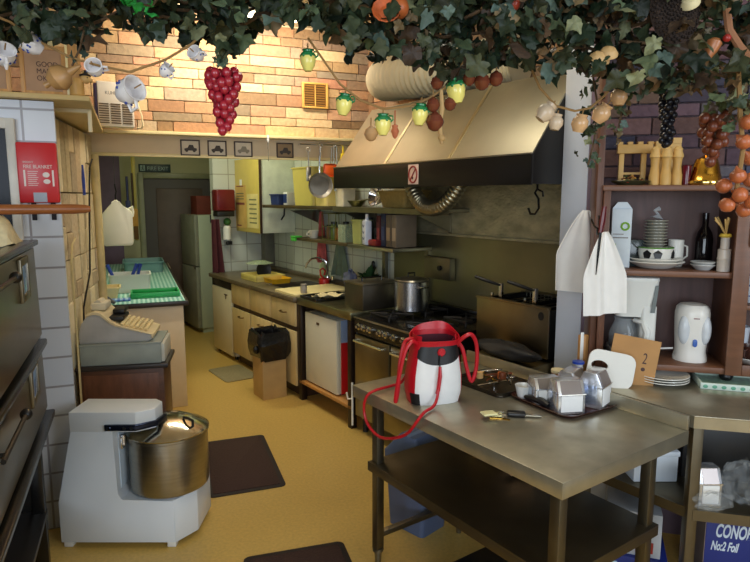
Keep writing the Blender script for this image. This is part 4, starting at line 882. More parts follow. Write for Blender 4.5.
def hbelt(pts, r=.011):
    P_ = [Vector(p) for p in pts]; out = []
    for i in range(41):
        s = i/40*(len(P_)-1); k = min(int(s), len(P_)-2); f = s-k
        p0, p1, p2, p3 = P_[max(k-1,0)], P_[k], P_[k+1], P_[min(k+2, len(P_)-1)]
        out.append(.5*((2*p1)+(-p0+p2)*f+(2*p0-5*p1+4*p2-p3)*f*f+(-p0+3*p1-3*p2+p3)*f**3))
    return B().tube(out, r, 8)
hbelt([(-.085,-.03,.26),(-.115,-.05,.275),(-.15,-.06,.23),(-.175,-.06,.12),(-.185,-.05,.02),(-.165,-.02,.06),(-.15,0,.17),(-.125,.01,.26),(-.085,.02,.27)], .0088).done('handle', redl, bag)
hbelt([(.10,-.03,.25),(.12,-.05,.28),(.155,-.05,.29),(.185,-.04,.24),(.192,-.03,.14),(.175,-.02,.07),(.155,-.01,.13),(.135,.0,.22),(.10,.02,.26)], .0088).done('handle', redl, bag)
def bag_local(p):
    a = math.radians(-BAG_R); x, y = p[0]-BAG_O[0], p[1]-BAG_O[1]
    return (x*math.cos(a)-y*math.sin(a), x*math.sin(a)+y*math.cos(a), p[2]-ZT)
hbelt([bag_local(p) for p in STRAP], .0065).done('shoulder_strap', redl, bag)
B().lathe([(0,.006),(.014,.006),(.018,.002),(.016,-.003)], n=16, M=T(.012,-.068,.225) @ RX(90)).done('badge', redl, bag)
B().cyl((.004,-.074,.215),(.0,-.083,.165),.003).done('pull_cord', bkl, bag)
B().tube([(.0,-.086,.168),(-.004,-.097,.13),(-.012,-.098,.07),(-.018,-.10,.055)], .008, 8, radii=[.006,.009,.0085,.007]).done('pull_tab', redl, bag)
# keys
t = thing('key_bunch', 'bunch of keys with black car fob and pale tag on the worktable', 'keys', at(1.60, 1.77, ZT, RW), -10); t.scale = (1.35, 1.35, 1.5)
kf = B().box(-.0, .055, -.012, .016, .0, .014, .006, 3).done('car_fob', black, t)
B().box(.055,.10,-.004,.004,.004,.007).box(.06,.10,.006,.012,.002,.005).done('key', steel, t)
B().box(-.065,-.012,-.018,.022,.004,.010,.003,1,RY(-14)).box(-.085,-.04,-.025,.01,.012,.018,.003,1,RZ(25)).done('tag', mat('pale_yellow_tag', (226,222,170), .5), t)
B().tube([(-.01+.014*math.cos(k*PI/6),.0+.014*math.sin(k*PI/6),.006) for k in range(12)], .0015, 5, closed=True).done('ring', chrome, t)
B().box(-.05,-.005,-.032,-.024,.0,.003).box(-.02,.02,-.035,-.028,.0,.003,0,1,RZ(-20)).done('key', mat('brass', (190,150,70), .25, 1.), t)
# cutlery tray
tr = thing('serving_tray', 'small dark rectangular tray of metal pieces behind the handbag', 'tray', at(1.92, 2.03, ZT, RW), RW)
B().prism(rrect(-.13,.13,-.16,.16,.03), 'z', 0, .008, .002).done('tray', mat('dark_pewter', (60,54,46), .3, .7), tr)
o = rrect(-.13,.13,-.16,.16,.03); b = B(); b.skin([b.ring([(x*s,y*s,z) for x,y in o]) for s,z in ((.94,.008),(1.0,.02),(1.01,.02),(.99,.0))]).done('rim', mat('dark_pewter', (60,54,46)), tr)
rnd = random.Random(12)
cl = [('spoon','steel'),('fork','steel'),('corkscrew','wood'),('spoon','brass'),('bottle_opener','steel'),('cork','cork'),('cork','orange'),('spoon','steel'),('knife','wood'),('fork','steel'),('cork','wood'),('tin','steel')]
cm = {'steel': chrome, 'wood': mat('red_brown_wood', (110,56,30), .4), 'brass': mat('brass', (190,150,70)), 'cork': mat('cork_tan', (206,160,100), .8), 'orange': mat('orange_stopper', (206,104,40), .5)}
words_ = ['with a bent bowl','crossing the pile','near the tray end','on top of the heap','at the front edge','by the tray middle','at the pile summit','half buried','leaning on the pile','at the far side','beside the corks','under the forks']
for k, (nm, ma) in enumerate(cl):
    a = rnd.uniform(0, 180); px_, py_ = rnd.uniform(-.05,.05), rnd.uniform(-.08,.08); z = .010+.006*(k//2)
    c_, s_ = math.cos(math.radians(RW)), math.sin(math.radians(RW))
    w_ = at(1.92+py_, 2.03+px_, ZT+z+.004, RW)
    t = thing(nm, '%s %s %s lying %s in the dark pewter tray' % ('small', {'steel':'silvery','wood':'red brown','brass':'brassy','cork':'tan','orange':'orange'}[ma], nm.replace('_', ' '), words_[k]), nm.replace('_', ' '), w_, a, 'metal pieces in the dark tray')
    if nm in ('cork','tin'): B().lathe([(0,0),(.016,0),(.018,.004),(.016,.03),(0,.032)], n=14).done('piece', cm[ma], t)
    else: B().tube([(-.07,0,.004),(-.02,0,.006),(.03,0,.004)], .004, 6).sph((.045,0,.006), .018, 12, 8, (1.1,.75,.3)).done('piece', cm[ma], t)
ZC_ = .9205
# brown tray with napkin dispensers
TA = 31.
tx, ty = .765, 2.265
def on_tray(a, b_):            # metres along the two tray edges from its near corner
    t = math.radians(TA); return (tx+math.cos(t)*a-math.sin(t)*b_, ty+math.sin(t)*a+math.cos(t)*b_)
tr2 = thing('serving_tray', 'dark brown round cornered tray holding the napkin dispensers', 'tray', (tx, ty, ZT), TA)
brt = mat('brown_bakelite', (64,30,24), .25, 0, .15, 10)
o = rrect(0,.32,0,.345,.045, 6); b = B()
rs = [b.ring([((x-.16)*s+.16,(y-.172)*s+.172,z) for x,y in o]) for s,z in ((.93,0),(1,.016),(1.02,.016),(1.01,.012),(.95,.004))]
b.skin(rs, True, True, False); b.skin([list(reversed(rs[-1])), list(reversed(b.ring([((x-.16)*.93+.16,(y-.172)*.93+.172,.0045) for x,y in o])))], True, False, True).done('tray', brt, tr2)
napk = mat('white_napkin', (242,242,240), .7, var=.02); dch = mat('dispenser_chrome', (228,230,236), .26, .8, .04, 20)
def dispenser(name, lab, loc, rz, w=.115, d=.105, h=.135, face=True):
    t = thing(name, lab, 'napkin dispenser', loc, rz, 'chrome napkin dispensers')
    prof = [(-d/2,0),(d/2,0),(d/2,h*.62),(d*.26,h),(-d*.26,h),(-d/2,h*.62)]
    B().prism(prof, 'x', -w/2, w/2, .003).done('shell', dch, t)
    B().box(-w/2+.012, w/2-.012, -d/2-.003, -d/2+.001, .012, h*.58, .001).done('napkin_face', napk, t)
    B().prism([(-d/2-.003,h*.63),(-d*.26-.002,h*.985),(-d*.26,h*.985),(-d/2,h*.63)], 'x', -w/2+.014, w/2-.014).done('window_plate', mat('brown_grey_plate', (140,132,130), .25, .5), t)
    for s in (-1, 1): B().box(s*w/2-.002, s*w/2+.002, -d*.3, d*.3, .015, h*.66, .001).done('side_band', mat('bright_band', (196,206,226), .2, .8), t)
    B().box(-w/2-.002,w/2+.002,-d/2-.002,d/2+.002,h*.60,h*.625).done('seam_band', chrome, t)
    return t
zt2 = ZT+.0055
dispenser('napkin_dispenser', 'front chrome napkin dispenser on the brown tray, its napkins facing out', on_tray(.075,.085)+(zt2,), 8)
dispenser('napkin_dispenser', 'tallest chrome napkin dispenser, at the right end of the brown tray', on_tray(.235,.075)+(zt2,), 50, h=.15)
dispenser('napkin_dispenser', 'low chrome napkin dispenser behind the front one on the brown tray', on_tray(.085,.215)+(zt2,), 8, h=.11)
dispenser('napkin_dispenser', 'chrome napkin dispenser behind the tallest one on the brown tray', on_tray(.24,.205)+(zt2,), 50, h=.12)
cup('bowl', 'small white bowl at the left end of the brown tray', 'bowl', on_tray(.045,.295)+(zt2,), .038, .055, mat('bright_white_china', (240,240,236), .2), 0, False, .7)
t = thing('stapler', 'black curved handled tool lying beside the white bowl on the brown tray', 'tool', on_tray(.022,.195)+(zt2,), 118)
B().tube([(-.07,0,.016),(-.03,0,.024),(.02,0,.022),(.07,0,.014)], .014, 8, radii=[.010,.016,.014,.008]).done('tool', black, t)
sp_ = bottle('pill_pot', 'white plastic pot with a bright blue lid behind the dispensers', 'pot', (.93, 2.665, ZC_), .022, .085, mat('white_plastic', (232,232,228)), mat('bright_blue_lid', (34,74,190), .3), .95)
for ch in sp_.children:
    if ch.name.startswith('cap'): ch.scale = (1.12, 1.12, 1.0)
# things hanging just under the worktable
t = thing('paper_bundle', 'orange and white crumpled paper bundle on the worktable shelf', 'paper', at(1.72, 1.97, .529, RW), RW)
blob(.07, (1,1.6,.9), 31, .25).xf(T(0,0,.056)).done('paper', mat('orange_white_paper', (214,170,130), .8, 0, .5, 12), t)
# blue swing bin
sb = thing('swing_bin', 'blue grey plastic swing bin behind the worktable', 'bin', (.227, 3.033, 0), RW+10); sb.scale = (.87, .87, .93)
bl = mat('slate_blue_plastic', (84,98,128), .45, 0, .08, 4)
b = B(); o = rrect(-.13,.13,-.16,.16,.03); b.skin([b.ring([(x*s,y*s,z) for x,y in o]) for s,z in ((.86,0),(1,.41))], True, True, True).done('body', bl, sb)
b = B(); b.skin([b.ring([(x*s,y*s2,z) for x,y in o]) for s,s2,z in ((1.05,1.05,.40),(1.05,1.05,.445),(.98,.9,.47),(.78,.40,.555),(.74,.34,.555))], True, True, True).done('lid', bl, sb)
B().prism([(-.105,.50),(-.105,.49),(0,.556),(0,.566)], 'x', -.10, .10).done('flap', mat('pale_slate_plastic', (112,124,146), .4), sb)
t = thing('floor_carton', 'black carton with white squiggle on the floor under the worktable', 'carton', at(1.60, 1.72, 0, RW), RW)
B().box(-.14,.16,-.18,.16,0,.20,.004).done('carton', black, t)
B().tube([(-.1405,-.10,.10),(-.142,-.05,.14),(-.142,-.03,.10),(-.142,.02,.15),(-.142,.04,.11),(-.142,.08,.14)], .008, 6).tube([(-.08,-.10,.201),(-.05,-.02,.201),(-.02,-.07,.201),(.02,.03,.201),(.05,-.02,.201)], .009, 6).done('white_squiggle', white, t)
# ------------------------------------------------------------------ corner counter and dresser
A_ = (1.222, 2.200); ZC = .92
def sd(k): return (A_[0]-.574*k, A_[1]+.819*k)              # along its left edge
def sf(k, q=0.): 
    a = math.radians(SW); return (A_[0]+math.cos(a)*k-math.sin(a)*q, A_[1]+math.sin(a)*k+math.cos(a)*q)
cc = thing('corner_counter', 'stainless corner counter with lower shelf under the brown dresser', 'counter', (0,0,0))
poly = [A_, sf(1.5), sf(1.5,.70), (1.27, 2.92), sd(.60)]
B().prism(poly, 'z', ZC-.006, ZC, .001).prism([A_, sf(1.5), sf(1.5,.012), (A_[0]-.004, A_[1]+.012)], 'z', ZC-.05, ZC-.006).prism([A_, sd(.60), (sd(.60)[0]+.012, sd(.60)[1]), (A_[0]+.012, A_[1])], 'z', ZC-.05, ZC-.006).done('top', tabsteel, cc)
def leg_at(p): 
    return B().box(p[0]-.02,p[0]+.02,p[1]-.02,p[1]+.02,0,ZC-.006,.002).done('leg', legsteel, cc)
l0 = (A_[0]+.03, A_[1]+.035); leg_at(l0); l1 = (sd(.50)[0]+.035, sd(.50)[1]+.0); leg_at(l1); p = sf(1.45,.04); leg_at(p); p2 = sf(1.45,.5); leg_at(p2)
zs = .515
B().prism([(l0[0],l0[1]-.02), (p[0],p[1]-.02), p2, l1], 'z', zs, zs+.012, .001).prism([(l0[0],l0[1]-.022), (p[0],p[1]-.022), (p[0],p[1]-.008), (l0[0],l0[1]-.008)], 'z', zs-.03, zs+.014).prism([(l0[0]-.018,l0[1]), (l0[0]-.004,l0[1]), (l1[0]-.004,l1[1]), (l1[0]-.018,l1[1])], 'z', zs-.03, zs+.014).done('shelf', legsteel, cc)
# dresser
dr = thing('dresser', 'dark brown wooden open dresser holding crockery above the corner counter', 'dresser', at(2.85, .335, .975, SW), SW)
bw_ = mat('brown_dresser_wood', (98,62,44), .45, 0, .22, 4., aniso=(7,7,1.2)); bwh = mat('brown_shelf_wood', (112,74,52), .42, 0, .2, 4., aniso=(1.2,7,7))
X1 = 1.25; H_ = .825
for x0, zq in ((0,0),(.545,.03),(X1-.03,0)): B().box(x0,x0+.03,0,.30,zq,H_-zq,.003).done('upright', bw_, dr)
B().box(.03,X1-.03,.001,.30,0,.028,.003).done('bottom_board', bwh, dr)
B().box(-.005,X1+.005,-.005,.305,H_-.025,H_,.003).done('top_board', bwh, dr)
B().box(.03,.545,.005,.285,.425,.450,.002).done('shelf', bwh, dr)
B().box(.575,X1-.03,.005,.285,.29,.31,.002).box(.575,X1-.03,.005,.285,.52,.54,.002).done('shelf', bwh, dr)
B().box(.03,X1-.03,.285,.30,.028,H_-.025).done('back', mat('dark_dresser_back', (88,62,58), .5, 0, .2, 5., aniso=(7,7,1)), dr)
B().box(.535,.60,-.012,0,.0,H_-.03,.003).box(.60,X1,-.012,0,0,.05,.003).done('door_frame', bwh, dr)
B().box(-.03,-.002,.02,.28,-.05,H_+.9,.003).done('side_post', bw_, dr)
for x in (.02,.56,X1-.04): B().box(x-.012,x+.012,.18,.24,-.055,0).done('foot', bw_, dr)
DZ = .975
def on(x, y, z): return at(2.85+y, .335+x, DZ+z, SW)
z1, z2, z3 = .0285, .4505, H_+.0005
# coffee maker
cmk = thing('coffee_maker', 'white filter coffee maker in the lower bay behind the tea towels', 'coffee maker', on(.17, .14, z1), SW)
cwp = mat('coffee_white_plastic', (226,228,224), .3, var=.02)
B().prism(rrect(-.10,.09,-.10,.10,.03), 'z', 0, .04, .004).prism(rrect(.02,.09,-.09,.09,.02), 'z', .04, .25, .003).done('base', cwp, cmk)
b = B(); o = rrect(-.105,.095,-.1,.1,.04)
b.skin([b.ring([((x-.0)*s,y*s,z) for x,y in o]) for s,z in ((.80,.20),(.92,.28),(1.0,.365),(1.02,.37),(1.0,.382),(.9,.386))], True, True, True).done('filter_housing', cwp, cmk)
B().prism([(.060,.225),(.075,.35),(.088,.35),(.078,.225)], 'y', -.097, -.088).done('water_gauge', mat('grey_gauge', (120,128,128), .2), cmk)
gl = mat('clear_glass', (200,208,212), .04, trans=0., alpha=.35)
jug = B().lathe([(.0,.042),(.062,.042),(.068,.07),(.066,.11),(.045,.165),(.043,.17),(.047,.185)], c=(-.035,-.01,0), n=28, caps=(True,False)).done('carafe', gl, cmk)
B().lathe([(.062,.046),(.066,.07),(.065,.085),(0,.085)], c=(-.035,-.01,0), n=24).done('coffee', mat('dark_coffee', (30,18,14), .1), jug)
B().tube([(.0,-.05,.18),(.035,-.085,.175),(.05,-.10,.13),(.04,-.10,.06),(.02,-.07,.05)], .011, 8, radii=[.010,.015,.016,.013,.010]).done('carafe_handle', cwp, jug)
# kettle
kt = thing('kettle', 'white plastic jug kettle with blue switch in the lower bay', 'kettle', on(.425, .13, z1), SW)
kw = mat('kettle_white', (236,234,228), .3, var=.015)
b = B(); o = rrect(-.07,.07,-.075,.075,.06, 8)
b.skin([b.ring([(x*s,y*s,z) for x,y in o]) for s,z in ((.94,0),(.97,.012),(.90,.04),(.90,.06),(.96,.12),(1.0,.19),(1.0,.22),(.94,.245),(.75,.26),(.3,.266))], True, True, True).done('body', kw, kt)
B().lathe([(.072,0),(.072,.018),(.064,.022)], n=28).done('base', kw, kt)
for s in (-1, 1): B().sph((s*.043,-.054,.15), .05, 16, 12, (.52,.5,1.35)).done('grip_panel', mat('pale_kettle_panel', (214,220,226), .25), kt)
B().prism(rrect(-.009,.009,.075,.11,.008), 'y', -.076, -.064, .002).done('switch', mat('switch_blue', (62,104,186), .35), kt)
B().box(-.012,.012,-.078,-.07,.203,.207,.001).done('mark', mat('dark_red_print', (120,40,40), .4), kt)
B().tube([(0,.06,.05),(0,.11,.09),(0,.12,.16),(0,.08,.23)], .014, 8).done('handle', kw, kt)
t = thing('kettle_lead', 'white lead running along the lower bay to the kettle', 'cable', on(.29, .12, z1+.045), SW)
B().tube([(-.04,0,.006),(.0,.0,.0),(.06,0,.006)], .004, 6).done('lead', white, t)
# upper bay of the dresser
t = thing('carton', 'tall white carton with green ring print in the upper bay', 'carton', on(.095, .14, z2), SW)
B().box(-.043,.043,-.04,.04,0,.27,.003).prism([(-.043,.27),(.043,.27),(.02,.30),(-.02,.30)], 'y', -.03, .03).done('carton', mat('pale_blue_white_card', (206,216,222), .5), t)
gp2 = mat('green_print', (130,180,60), .5)
B().tube([(.015+.016*math.cos(k*PI/8),-.0405,.19+.016*math.sin(k*PI/8)) for k in range(16)], .005, 6, closed=True).done('green_ring', gp2, t)
B().prism([(-.02,.02),(-.012,.02),(-.022,.11),(-.028,.11)], 'y', -.0415, -.040).done('green_print', gp2, t)
B().box(-.036,.03,-.0412,-.040,.135,.140).box(-.036,.01,-.0412,-.040,.152,.156).done('printed_lines', mat('grey_print', (120,112,108)), t)
t = thing('packet', 'dark clear fronted packet standing beside the tall white carton', 'packet', on(.185, .19, z2), SW)
B().box(-.05,.055,-.015,.015,0,.125,.004).done('packet', mat('dark_green_film', (66,74,74), .15, 0, .4, 20), t)
B().tube([(-.03,-.016,.11),(.0,-.017,.08),(-.01,-.016,.06)], .003, 5).done('film_glint', chrome, t)  # chrome squiggle put in as the glint on the film
pc = mat('white_china', (228,226,218), .18, var=.02)
def plate_(name, lab, loc, r, m, h=.018, group=None):
    t = thing(name, lab, 'plate', loc, 0, group)
    B().lathe([(0,0),(r*.55,0),(r*.6,.003),(r,h),(r*.99,h+.003),(r*.6,.008),(0,.008)], n=36).done('plate', m, t); return t
plate_('plate', 'wide white plate under the football bowl in the upper bay', on(.255, .145, z2), .125, pc, .03)
plate_('plate', 'second white plate under the wrapped bowls, with its rim a little higher', on(.255, .145, z2+.010), .115, pc, .033)
fbw = thing('football_bowl', 'white bowl with black football patches under the bowl stack', 'bowl', on(.255, .145, z2+.0195), 12)
B().lathe([(0,0),(.055,0),(.068,.02),(.076,.05),(.074,.075),(.071,.075),(.072,.05),(.06,.012),(0,.008)], n=32).done('bowl', pc, fbw)
for ang in (-120, -55, 10, 75, 140, 205):
    b = B()
    a = math.radians(ang); pts = []
    ring0 = b.ring([(math.cos(a+.26*math.cos(k*2*PI/5+PI/2))*(.0755+.003), math.sin(a+.26*math.cos(k*2*PI/5+PI/2))*(.0755+.003), .045+.021*math.sin(k*2*PI/5+PI/2)) for k in range(5)])
    ring1 = b.ring([(math.cos(a+.26*math.cos(k*2*PI/5+PI/2))*.066, math.sin(a+.26*math.cos(k*2*PI/5+PI/2))*.066, .045+.021*math.sin(k*2*PI/5+PI/2)) for k in range(5)])
    b.skin([ring1, ring0], True, True, True).done('black_patch', black, fbw)
B().lathe([(.0745,.071),(.077,.073),(.0745,.077)], n=32, caps=(False,False)).done('green_rim', mat('grass_green_paint', (92,150,60), .4), fbw)
gbw = mat('grey_green_china', (150,148,134), .2)
first = None
places = ['lowest','second','third','fourth','fifth','sixth','seventh','eighth','ninth','topmost']
for k in range(10):
    lab = 'small wrapped grey dish, %s of the stack in the football bowl' % (places[k] if k in (0, 9) else places[k]+' from bottom')
    loc = on(.25, .15, z2+.03+.058+k*.0135-.0)
    if first is None:
        first = thing('small_dish', lab, 'dish', loc, 0, 'stacked small dishes'); B().lathe([(0,-.014),(.03,-.014),(.041,.002),(.051,.006),(.051,.009),(.040,.006),(.029,-.008),(0,-.008)], n=28).done('dish', gbw, first)
    else: dup(first, loc, None, lab)
t = thing('plastic_wrap', 'clear wrap twisted at the top of the dish stack', 'wrap', on(.25, .15, z2+.232), 0)
B().tube([(0,0,-.005),(.005,0,.014),(-.01,0,.03),(.012,.005,.038)], .01, 6, radii=[.03,.006,.008,.012]).done('wrap', mat('clear_film', (214,220,224), .08, alpha=.4), t, sharp=10)
mj = cup('milk_jug', 'white pressed milk jug behind the football bowl in the upper bay', 'jug', on(.355, .22, z2), .035, .125, pc, SW+180, True, .95)
for k in range(2): plate_('saucer', ('lower grey saucer beside the football bowl in the upper bay','upper grey saucer beside the football bowl in the upper bay')[k], on(.445, .10, z2+.0125*k), .052, mat('pale_grey_china', (186,188,186), .2), .022, 'stacked saucers')
t = thing('wine_bottle', 'dark wine bottle at the back of the upper bay behind the saucers', 'bottle', on(.475, .225, z2), 0)
B().lathe([(0,0),(.036,0),(.037,.004),(.037,.13),(.03,.16),(.014,.19),(.014,.25),(0,.25)], n=24).done('bottle', mat('dark_bottle_glass', (22,16,18), .08), t)
t = thing('candle_pot', 'pale banded candle holder with yellow top in the upper bay corner', 'candle holder', on(.515, .06, z2), 0)
B().lathe([(0,0),(.026,0),(.026,.05),(.028,.055),(.026,.06),(.026,.095),(.018,.10),(.018,.15),(0,.15)], n=24).done('holder', mat('pale_ribbed_china', (206,196,186), .35), t)
B().lathe([(.0,.148),(.018,.148),(.026,.154),(.02,.165),(0,.165)], n=18).done('yellow_top', mat('yellow_wax', (222,190,70), .5), t)
b = B(); rnd = random.Random(6)
for k in range(7):
    a = rnd.uniform(0, 6.28); b.tube([(0,0,.16),(.015*math.cos(a)-.01,.015*math.sin(a),.20),(.03*math.cos(a)-.02,.03*math.sin(a),.22+rnd.uniform(0,.02))], .004, 5)
b.done('straw_bow', mat('straw_tan', (206,170,104), .7), t)
# second bay at the right edge
t = thing('green_tin', 'pale green tin with dark blue band at the right edge', 'tin', on(.665, .12, .5405), 0)
B().lathe([(0,0),(.055,0),(.055,.19),(.05,.20),(0,.20)], n=28).done('tin', mat('pale_green_tin', (176,196,164), .4), t)
B().lathe([(.0555,.0),(.056,.002),(.056,.05),(.0555,.052)], n=28, caps=(False,False)).done('blue_band', mat('navy_print', (30,40,84), .4), t)
dj = thing('delft_jug', 'blue and white flowered jug in the right hand bay', 'jug', on(.665, .12, .3105), 0)
m = mat('delft_china', (214,222,234), .2)
B().lathe([(0,0),(.045,0),(.058,.04),(.062,.09),(.055,.14),(.05,.165),(.053,.175),(.047,.175),(0,.165)], n=28).done('jug', m, dj)
nb = mat('delft_blue', (46,70,150), .3); b = B(); rnd = random.Random(2)
for k in range(46):
    a = rnd.uniform(PI, 2*PI); z = rnd.uniform(.03,.14); r = .055+.008*math.sin((z-.0)/.14*PI)
    b.sph((r*math.cos(a), r*math.sin(a), z), rnd.uniform(.003,.008), 6, 5, (.8,.8,rnd.uniform(.5,1.6)))
b.lathe([(.054,.158),(.0545,.168)], n=28, caps=(False,False)).done('blue_flowers', nb, dj)
pl = plate_('plate', 'white plate in the bottom of the right hand bay', on(.68, .13, z1+.0005), .09, pc, .03)
t = cup('cup', 'dark tea cup on the plate in the right hand bay', 'cup', on(.68, .13, z1+.010), .045, .07, mat('dark_red_brown_glaze', (74,44,36), .25), 30)
cup('cup', 'blue patterned cup behind the plate in the right hand bay', 'cup', on(.655, .22, z1+.0005), .04, .15, m, 0, False)
t = thing('black_strap', 'short black strap hanging beside the right hand bay', 'strap', on(.605, -.018, .56), SW)
B().prism(rrect(-.016,.016,0,.12,.015), 'y', -.006, .0, .002).done('strap', black, t)
# dresser top
ps = mat('toy_castle_wood', (214,172,100), .5, 0, .15, 8)
t = thing('toy_castle', 'pale wooden toy castle gate with battlements on the dresser top', 'toy castle', on(.13, .16, z3), SW)
b = B().box(-.065,.085,-.02,.02,.145,.185,.002)
for k in range(4): b.box(-.065+k*.043, -.065+k*.043+.022, -.02, .02, .185, .197)
for x in (-.045,.05): b.box(x-.011,x+.011,-.014,.014,.0,.145,.002)
b.box(-.034,.039,-.008,.008,.05,.06).done('gate', ps, t)
B().box(.095,.20,-.03,.03,.135,.185,.003).box(.095,.125,-.03,.03,.185,.197).box(.165,.20,-.03,.03,.185,.21).box(.10,.195,-.02,.03,0,.135,.003).done('tower', mat('toy_castle_pale', (226,186,116), .5, 0, .12, 8), t)
mill = None
for k, (x, y, lab) in enumerate(((.215,.075,'turned pale wooden pepper mill at the left of the three'),(.258,.06,'turned pale wooden pepper mill in the middle of the three'),(.305,.075,'turned pale wooden pepper mill nearest the red candle'))):
    if mill is None:
        mill = thing('pepper_mill', lab, 'pepper mill', on(x, y, z3), 0, 'pepper mills on the dresser')
        B().lathe([(0,0),(.023,0),(.023,.045),(.021,.05),(.017,.08),(.019,.11),(.022,.12)], n=24).done('mill_body', ps, mill)
        B().lathe([(.024,.121),(.024,.13),(.018,.148),(.02,.156),(.012,.168),(0,.17)], n=24).done('mill_head', mat('toy_castle_pale', (226,186,116)), mill)
    else: dup(mill, on(x, y, z3), None, lab)
t = thing('potpourri_dish', 'dark leaf shaped dish of potpourri at the left dresser end', 'dish', on(.115, .06, z3), SW)
B().lathe([(0,0),(.05,0),(.085,.018),(.083,.02),(.05,.006),(0,.006)], n=24, sy=.6).done('dish', mat('dark_olive_glaze', (60,58,38), .3), t)
b = B(); rnd = random.Random(8); pal = [(150,50,30),(180,130,60),(70,80,40),(110,60,40),(190,160,100)]
for k in range(70):
    a = rnd.uniform(0, 6.28); r = rnd.uniform(0,.068)**1; b.color(lin(rnd.choice(pal))); b.sph((r*math.cos(a), r*math.sin(a)*.58, .012+rnd.uniform(0,.040)*(1-r/.08)), rnd.uniform(.004,.009), 6, 4, (1,1,.5))
o = b.done('potpourri', vmat('dried_petals', .8, .4, 60.), t); o['kind'] = 'stuff'
t = thing('red_candle', 'dark red candle glass between the mills and the brass bell', 'candle', on(.345, .08, z3), 0)
B().lathe([(0,0),(.016,0),(.02,.08),(.019,.085),(0,.08)], n=20).done('candle', mat('dark_red_glass', (96,16,34), .15), t)
t = thing('brass_bell', 'golden brass bell standing on the right of the dresser top', 'bell', on(.425, .09, z3), 0)
bm_ = mat('gold_brass', (222,170,70), .2, 1., .08, 8)
B().lathe([(0,.004),(.072,0),(.075,.012),(.066,.022),(.058,.05),(.05,.09),(.042,.112),(.02,.124),(.012,.128),(.012,.15),(0,.152)], n=36).done('bell', bm_, t)
B().lathe([(.0755,.004),(.0775,.012),(.0755,.018)], n=36, caps=(False,False)).done('rim', mat('pale_brass', (240,206,120), .15, 1.), t)
# towels, scissors
tw = mat('white_tea_towel', (246,244,240), .9, 0, .04, 12, .2)
def teatowel(lab, loc, rz, w, h, ph):
    t = thing('tea_towel', lab, 'tea towel', loc, rz)
    B().sheet(lambda a, b: ((a-.5)*(w*(.12+.88*min(1, b*1.9)**.8)) + .02*b*math.sin(ph), (.016*math.sin(a*9+ph)+.006*math.sin(a*19+ph*2))*(.35+.65*b)*(1.2-b*.5), -h*b-.03*(a-.5)*math.cos(ph)*b+(.06*abs(a-.5) if b < .3 else .02)*0), 36, 18, .004).done('cloth', tw, t, sharp=60)
    return t
h1 = teatowel('white tea towel hanging on the pillar beside the steel splashback', (1.015, 2.90, 1.685), 8, .29, .40, .4)
h2 = teatowel('white tea towel hanging in front of the dresser, nearest the coffee maker', (.985, 2.575, 1.60), 4, .185, .36, 2.1)
t = thing('towel_hook', 'small dark hook with two prongs holding the towels on the dresser side post', 'hook', (.975, 2.60, 1.585), 0)
B().box(-.008,.008,.0,.03,.0,.03,.002).tube([(-.0,.01,.02),(-.03,-.005,.04),(-.045,-.01,.07)], .004, 6).tube([(0,.01,.02),(-.01,-.01,.05),(-.015,-.012,.085)], .004, 6).done('hook', blackm, t)
t = thing('scissors', 'dark red handled scissors hanging between the white tea towels', 'scissors', (.965, 2.54, 1.60), 0)
B().tube([(0,0,.11),(-.006,0,.05),(-.012,0,.0)], .011, 8, radii=[.009,.013,.009]).done('handle', mat('dark_red_plastic', (136,26,30)), t)
B().tube([(-.012,0,.0),(-.018,0,-.10),(-.022,0,-.18)], .005, 6, radii=[.006,.005,.002]).done('blade', blackm, t)
# boards leaning on the counter
t = thing('cardboard_sheet', 'brown corrugated cardboard sheet leaning behind the white chopping board', 'cardboard', (1.135, 2.595, ZC+.002), -12, rot=(math.radians(-9), math.radians(9), math.radians(-14)))
B().box(-.10,.10,-.004,.004,0,.21,.001).done('sheet', mat('brown_corrugated_card', (186,140,88), .8, 0, .08, 8), t)
text('lettering', '2', .07, mat('dark_print', (72,44,38)), t, (.035, -.0045, .10), (PI/2,0,0), sx=.6)
B().sph((.045,-.0045,.075), .009, 8, 6, (1,.1,1)).done('ink_spot', mat('dark_print', (72,44,38)), t)
t = thing('chopping_board', 'white plastic chopping board with a handle hole leaning on the counter', 'chopping board', (1.02, 2.545, ZC+.004), 0, rot=(math.radians(-10), math.radians(10), math.radians(-8)))
out = rrect(-.10,.10,0,.155,.04); 
b = B()
hole = [(-.05+.036*math.cos(2*PI*k/24), .085+.026*math.sin(2*PI*k/24)) for k in range(24)]
outer = [(-.05+0,0)]
# outline sampled by angle around the hole so that the ring closes cleanly
def hit(cx, cz, a):
    dx, dz = math.cos(a), math.sin(a); best = 9
    n = len(out)
    for i in range(n):
        (x0, z0), (x1, z1_) = out[i], out[(i+1) % n]; ex, ez = x1-x0, z1_-z0; den = dx*ez-dz*ex
        if abs(den) < 1e-12: continue
        s = ((x0-cx)*ez-(z0-cz)*ex)/den; u_ = ((x0-cx)*dz-(z0-cz)*dx)/den
        if s > 0 and -1e-6 <= u_ <= 1+1e-6: best = min(best, s)
    return (cx+dx*best, cz+dz*best)
NA = 64
oo = [hit(-.05,.085,2*PI*k/NA) for k in range(NA)]; hh = [(-.05+.036*math.cos(2*PI*k/NA), .085+.022*math.sin(2*PI*k/NA)) for k in range(NA)]
r1 = b.ring([(x,-.006,z) for x,z in oo]); r2 = b.ring([(x,-.006,z) for x,z in hh]); r3 = b.ring([(x,.006,z) for x,z in hh]); r4 = b.ring([(x,.006,z) for x,z in oo])
b.skin([r1,r2,r3,r4,r1]).done('board', mat('white_board_plastic', (236,234,226), .4, var=.03), t)
t = thing('wooden_block', 'small upright wooden board standing behind the white chopping board', 'board', (.975, 2.74, ZC+.001), 10)
